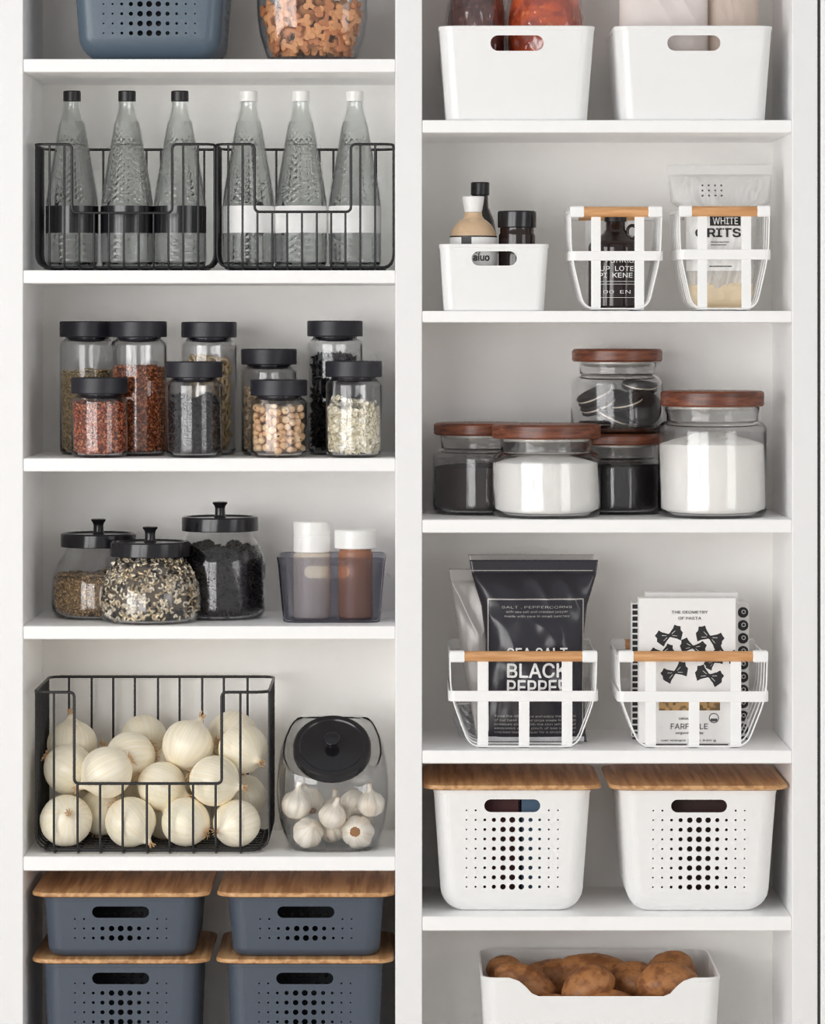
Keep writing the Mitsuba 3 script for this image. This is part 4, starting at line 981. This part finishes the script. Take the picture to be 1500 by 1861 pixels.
# ------------------------------------------------------------------ dark bottle and grits bag in the small baskets
zk = ZR[2] + .0045; yk = .105; cx = ax(1119, yk)
kd = thing('brown_bottle', 'dark brown glass bottle with white print in the small strap basket', 'bottle')
part(kd, 'glass', lathe([(0, 0), (.044, 0), (.050, .005), (.050, .112)] + arc(.034, .112, .016, 10, 70, 5) + [(.022, .140), (.018, .146), (.0175, .160), (0, .160)], 72, None, cx, yk, zk), 'brown_glass', 35)
part(kd, 'cap', lathe([(0, .1605), (.020, .1605), (.0205, .162), (.0205, .176), (.019, .178), (0, .178)], 48, None, cx, yk, zk), 'black_cap', 35, label='black cap')
part(kd, 'ring_handle', tube([(cx + .031 + .009 * math.cos(a), yk, zk + .142 + .012 * math.sin(a)) for a in np.linspace(0, 2 * PI, 18, endpoint=False)], .003, True), 'brown_glass', True)
sb_ = lambda Xs, Zs: yk - np.sqrt(np.clip(.0502 ** 2 - (np.asarray(Xs) - cx) ** 2, 1e-6, None))
part(kd, 'lettering', cat([text_on('Vanilla', .013, cx + .003, az(478, yk), 0, surf=sb_, maxw=.056), text_on('UP  LOTE', .0085, cx, az(493, yk), 0, bold=True, surf=sb_, maxw=.062), text_on('PI  KENE', .0085, cx - .002, az(505, yk), 0, bold=True, surf=sb_, maxw=.062),
     line_on(cx - .033, az(512, yk), cx + .033, az(512, yk), .0010, 0, sb_, 24), line_on(cx - .033, az(517, yk), cx + .033, az(517, yk), .0010, 0, sb_, 24), text_on('00  EN', .0065, cx, az(534, yk), 0, surf=sb_, maxw=.05), line_on(cx - .033, az(541, yk), cx + .033, az(541, yk), .0010, 0, sb_, 24)]), 'white_print', False, label='white printed lettering')
# grits
yg = .100; hg = az(300, .13) - zk; cg = ax(1311, yg)
gw = [(0, .050), (.25, .062), (.5, .062), (.68, .070), (.74, .092), (1, .097)]
gm_, gf = bag(cg, yg, zk, gw, hg, .030, .08, 21, wr=.0065, crinkle=.0055)
kg = thing('grits_bag', 'clear plastic bag of white grits in the right small strap basket', 'bag')
part(kg, 'film_bag', gm_, 'frosted_film', True)
gin, gif = bag(cg, yg, zk + .002, [(0, .047), (.3, .059), (.8, .058), (1, .050)], hg * .30, .024, .08, 23, wr=.003)
part(kg, 'grits', gin, 'grits_fill', True, label='cream coloured grits')
Xg = lambda px: ax(px, .075); Zg = lambda py: az(py, .075)
white_panel = []
def patch(px0, px1, py0, py1, off, n=44):
    xs, zs = np.linspace(Xg(px0), Xg(px1), n), np.linspace(Zg(py1), Zg(py0), n); A, B_ = np.meshgrid(xs, zs); Y = gf(A, B_) - off
    v = np.vstack([np.stack([A, Y, B_], -1).reshape(-1, 3), np.stack([A, Y + off * .8, B_], -1).reshape(-1, 3)]); N = n * n; f = []
    for i in range(n - 1):
        for j in range(n - 1):
            a = i * n + j; f += [(a, a + 1, a + n + 1), (a, a + n + 1, a + n), (N + a, N + a + n + 1, N + a + 1), (N + a, N + a + n, N + a + n + 1)]
    edge = [(i, i + 1) for i in range(n - 1)] + [((n - 1) * n + i + 1, (n - 1) * n + i) for i in range(n - 1)] + [((i + 1) * n, i * n) for i in range(n - 1)] + [(i * n + n - 1, (i + 1) * n + n - 1) for i in range(n - 1)]
    for a, b in edge: f += [(a, N + a, b), (b, N + a, N + b)]
    return fixed(tm(v, f))
part(kg, 'paper_label', patch(1250, 1366, 388, 492, .0012), 'white_print', 40, label='white paper label')
part(kg, 'title_block', patch(1291, 1347, 391, 410, .0020), 'black_print', 40, label='black title block')
gs1 = lambda a, b: gf(a, b) - .0022; gs2 = lambda a, b: gf(a, b) - .0014
part(kg, 'lettering', text_on('WHITE', .0125, Xg(1319), Zg(407.5), 0, bold=True, surf=gs1, maxw=.047), 'white_print', False, label='white letters on black')
part(kg, 'lettering', text_on('GRITS', .0155, Xg(1306), Zg(430.5), 0, bold=True, surf=gs2, maxw=.083), 'black_print', False, label='black printed letters')
part(kg, 'print_lines', cat([line_on(Xg(1292), Zg(440), Xg(1325), Zg(440), .0012, 0, gs2, 24), line_on(Xg(1292), Zg(445), Xg(1320), Zg(445), .0012, 0, gs2, 24), line_on(Xg(1290), Zg(484), Xg(1330), Zg(484), .0016, 0, gs2, 24)]), 'gap_dark', False, label='thin grey printed lines')
part(kg, 'print_dots', cat([prism_y(sg.Point(Xg(1279 + 11.5 * c), Zg(336 + 9.5 * r)).buffer(.0018, 4), float(gf(np.array([Xg(1279 + 11.5 * c)]), np.array([Zg(336 + 9.5 * r)]))[0]) - .0008, float(gf(np.array([Xg(1279 + 11.5 * c)]), np.array([Zg(336 + 9.5 * r)]))[0])) for c in range(4) for r in range(3)]), 'gap_dark', False, label='rows of small grey dots')

# ------------------------------------------------------------------ small white bin: sauce bottle, tall bottle, dark jar
zs_ = ZR[2] + .0035; yb = .085; cx = ax(860.5, yb)
ks = thing('sauce_bottle', 'round-shouldered bottle of beige sauce with white stopper in the small bin', 'bottle')
part(ks, 'glass', lathe([(0, 0), (.038, 0), (.043, .005), (.043, .128)] + arc(.0, .128, .043, 8, 62, 9) + [(.0165, .172), (.0160, .178), (0, .178)], 72, None, cx, yb, zs_), 'sauce', 35)
part(ks, 'stopper', lathe([(0, .1785), (.0155, .1785), (.0170, .184), (.0190, .196), (.0205, .206), (.0195, .2075), (0, .2075)], 48, None, cx, yb, zs_), 'white_matt', 35, label='white tapered stopper')
part(ks, 'label', lathe([(.0431, .060), (.0434, .060), (.0434, .132), (.0431, .132), (.0431, .060)], 72, None, cx, yb, zs_), 'white_print', 35, label='white wrap label')
part(ks, 'label_line', lathe([(.0431, .1322), (.0436, .1322), (.0436, .1345), (.0431, .1345), (.0431, .1322)], 72, None, cx, yb, zs_), 'black_print', 35)
sbb = lambda Xs, Zs: yb - np.sqrt(np.clip(.0436 ** 2 - (np.asarray(Xs) - cx) ** 2, 1e-6, None))
mk = line_on(cx - .0045 - .009, zs_ + .112, cx - .0045 - .009, zs_ + .132, .018, 0, sbb, 4)
part(ks, 'label_mark', mk, 'black_print', False, label='dark mark on the label')
part(ks, 'lettering', cat([text_on('aiuo', .012, cx + .014, zs_ + .089, 0, bold=True, surf=sbb, maxw=.03), text_on('..', .006, cx + .008, zs_ + .103, 0, bold=True, surf=sbb, maxw=.010)]), 'black_print', False, label='dark printed words')
cx = ax(873, .155)
bottle('tall_bottle', 'slim bottle with black cap behind the beige sauce bottle', 'bottle', cx, .158, zs_, [(0, 0), (.026, 0), (.030, .004), (.030, .14), (.026, .165), (.0155, .190), (.0145, .212), (0, .212)], 'brown_glass', [('cap', [(0, .2125), (.0165, .2125), (.0172, .214), (.0172, .235), (.0160, .2365), (0, .2365)], 'black_cap', 'black cap')])
cx = ax(940, .10)
bottle('spice_jar', 'dark jar with black lid on the right in the small white bin', 'jar', cx, .100, zs_, [(0, 0), (.030, 0), (.0335, .004), (.0335, .136), (.031, .1405), (.031, .150), (0, .150)], 'brown_glass', [('lid', [(0, .1505), (.0345, .1505), (.0355, .152), (.0355, .179), (.034, .181), (0, .181)], 'black_gloss', 'glossy black lid')])

# ------------------------------------------------------------------ top right bins: wrapped food and paper bags
zt_ = ZR[1] + .0045
def wrapped(label, px, d, hw, hh, hd, m, seed, zc):
    k = thing('wrapped_food', label, 'food', 'food in clear plastic in the white bin')
    c = (ax(px, d), d, zc)
    part(k, 'food', lumpy(hw, hd, hh, .10, 1.4, seed), m, True, M=TR(*c))
    w = lumpy(hw * 1.0, hd * 1.0, hh * 1.0, .10, 1.4, seed, 5); v = np.asarray(w.vertices)
    u_ = v / [hw, hd, hh]; rg = 1 - 2 * np.abs(meshkit.fbm(u_ * [2.6, 2.6, 1.5] + u_[:, [2, 0, 1]] * 1.2 + seed, 3, seed) - .5)
    v = v * (1.0 + .09 * np.clip(rg, .4, 1) ** 3 + .02 * meshkit.noise(u_ * 9, seed))[:, None]
    part(k, 'plastic_wrap', tm(v, w.faces), 'film', True, M=TR(*c), label='clear plastic wrap')
wrapped('dark red-brown food in clear plastic at the left of the white bin', 866, .150, .054, .150, .078, 'food_dark', 3, zt_ + .160)
wrapped('glossy orange-red food in clear plastic at the right of the white bin', 992, .140, .068, .148, .080, 'food_red', 6, zt_ + .155)
pb1, _ = bag(ax(1206, .10), .100, zt_, [(0, .078), (.5, .081), (1, .081)], .300, .034, .01, 31, wr=.003)
whole('paper_bag', pb1, 'paper_bag', 'wide pale pink-white paper bag at the left in the white bin', 'paper bag', None, True)
pb2, _ = bag(ax(1334, .12), .125, zt_, [(0, .045), (.5, .047), (1, .047)], .290, .030, .01, 33, wr=.003)
whole('paper_bag', pb2, 'paper_bag_tan', 'narrow beige paper bag at the right in the white bin', 'paper bag', None, True)
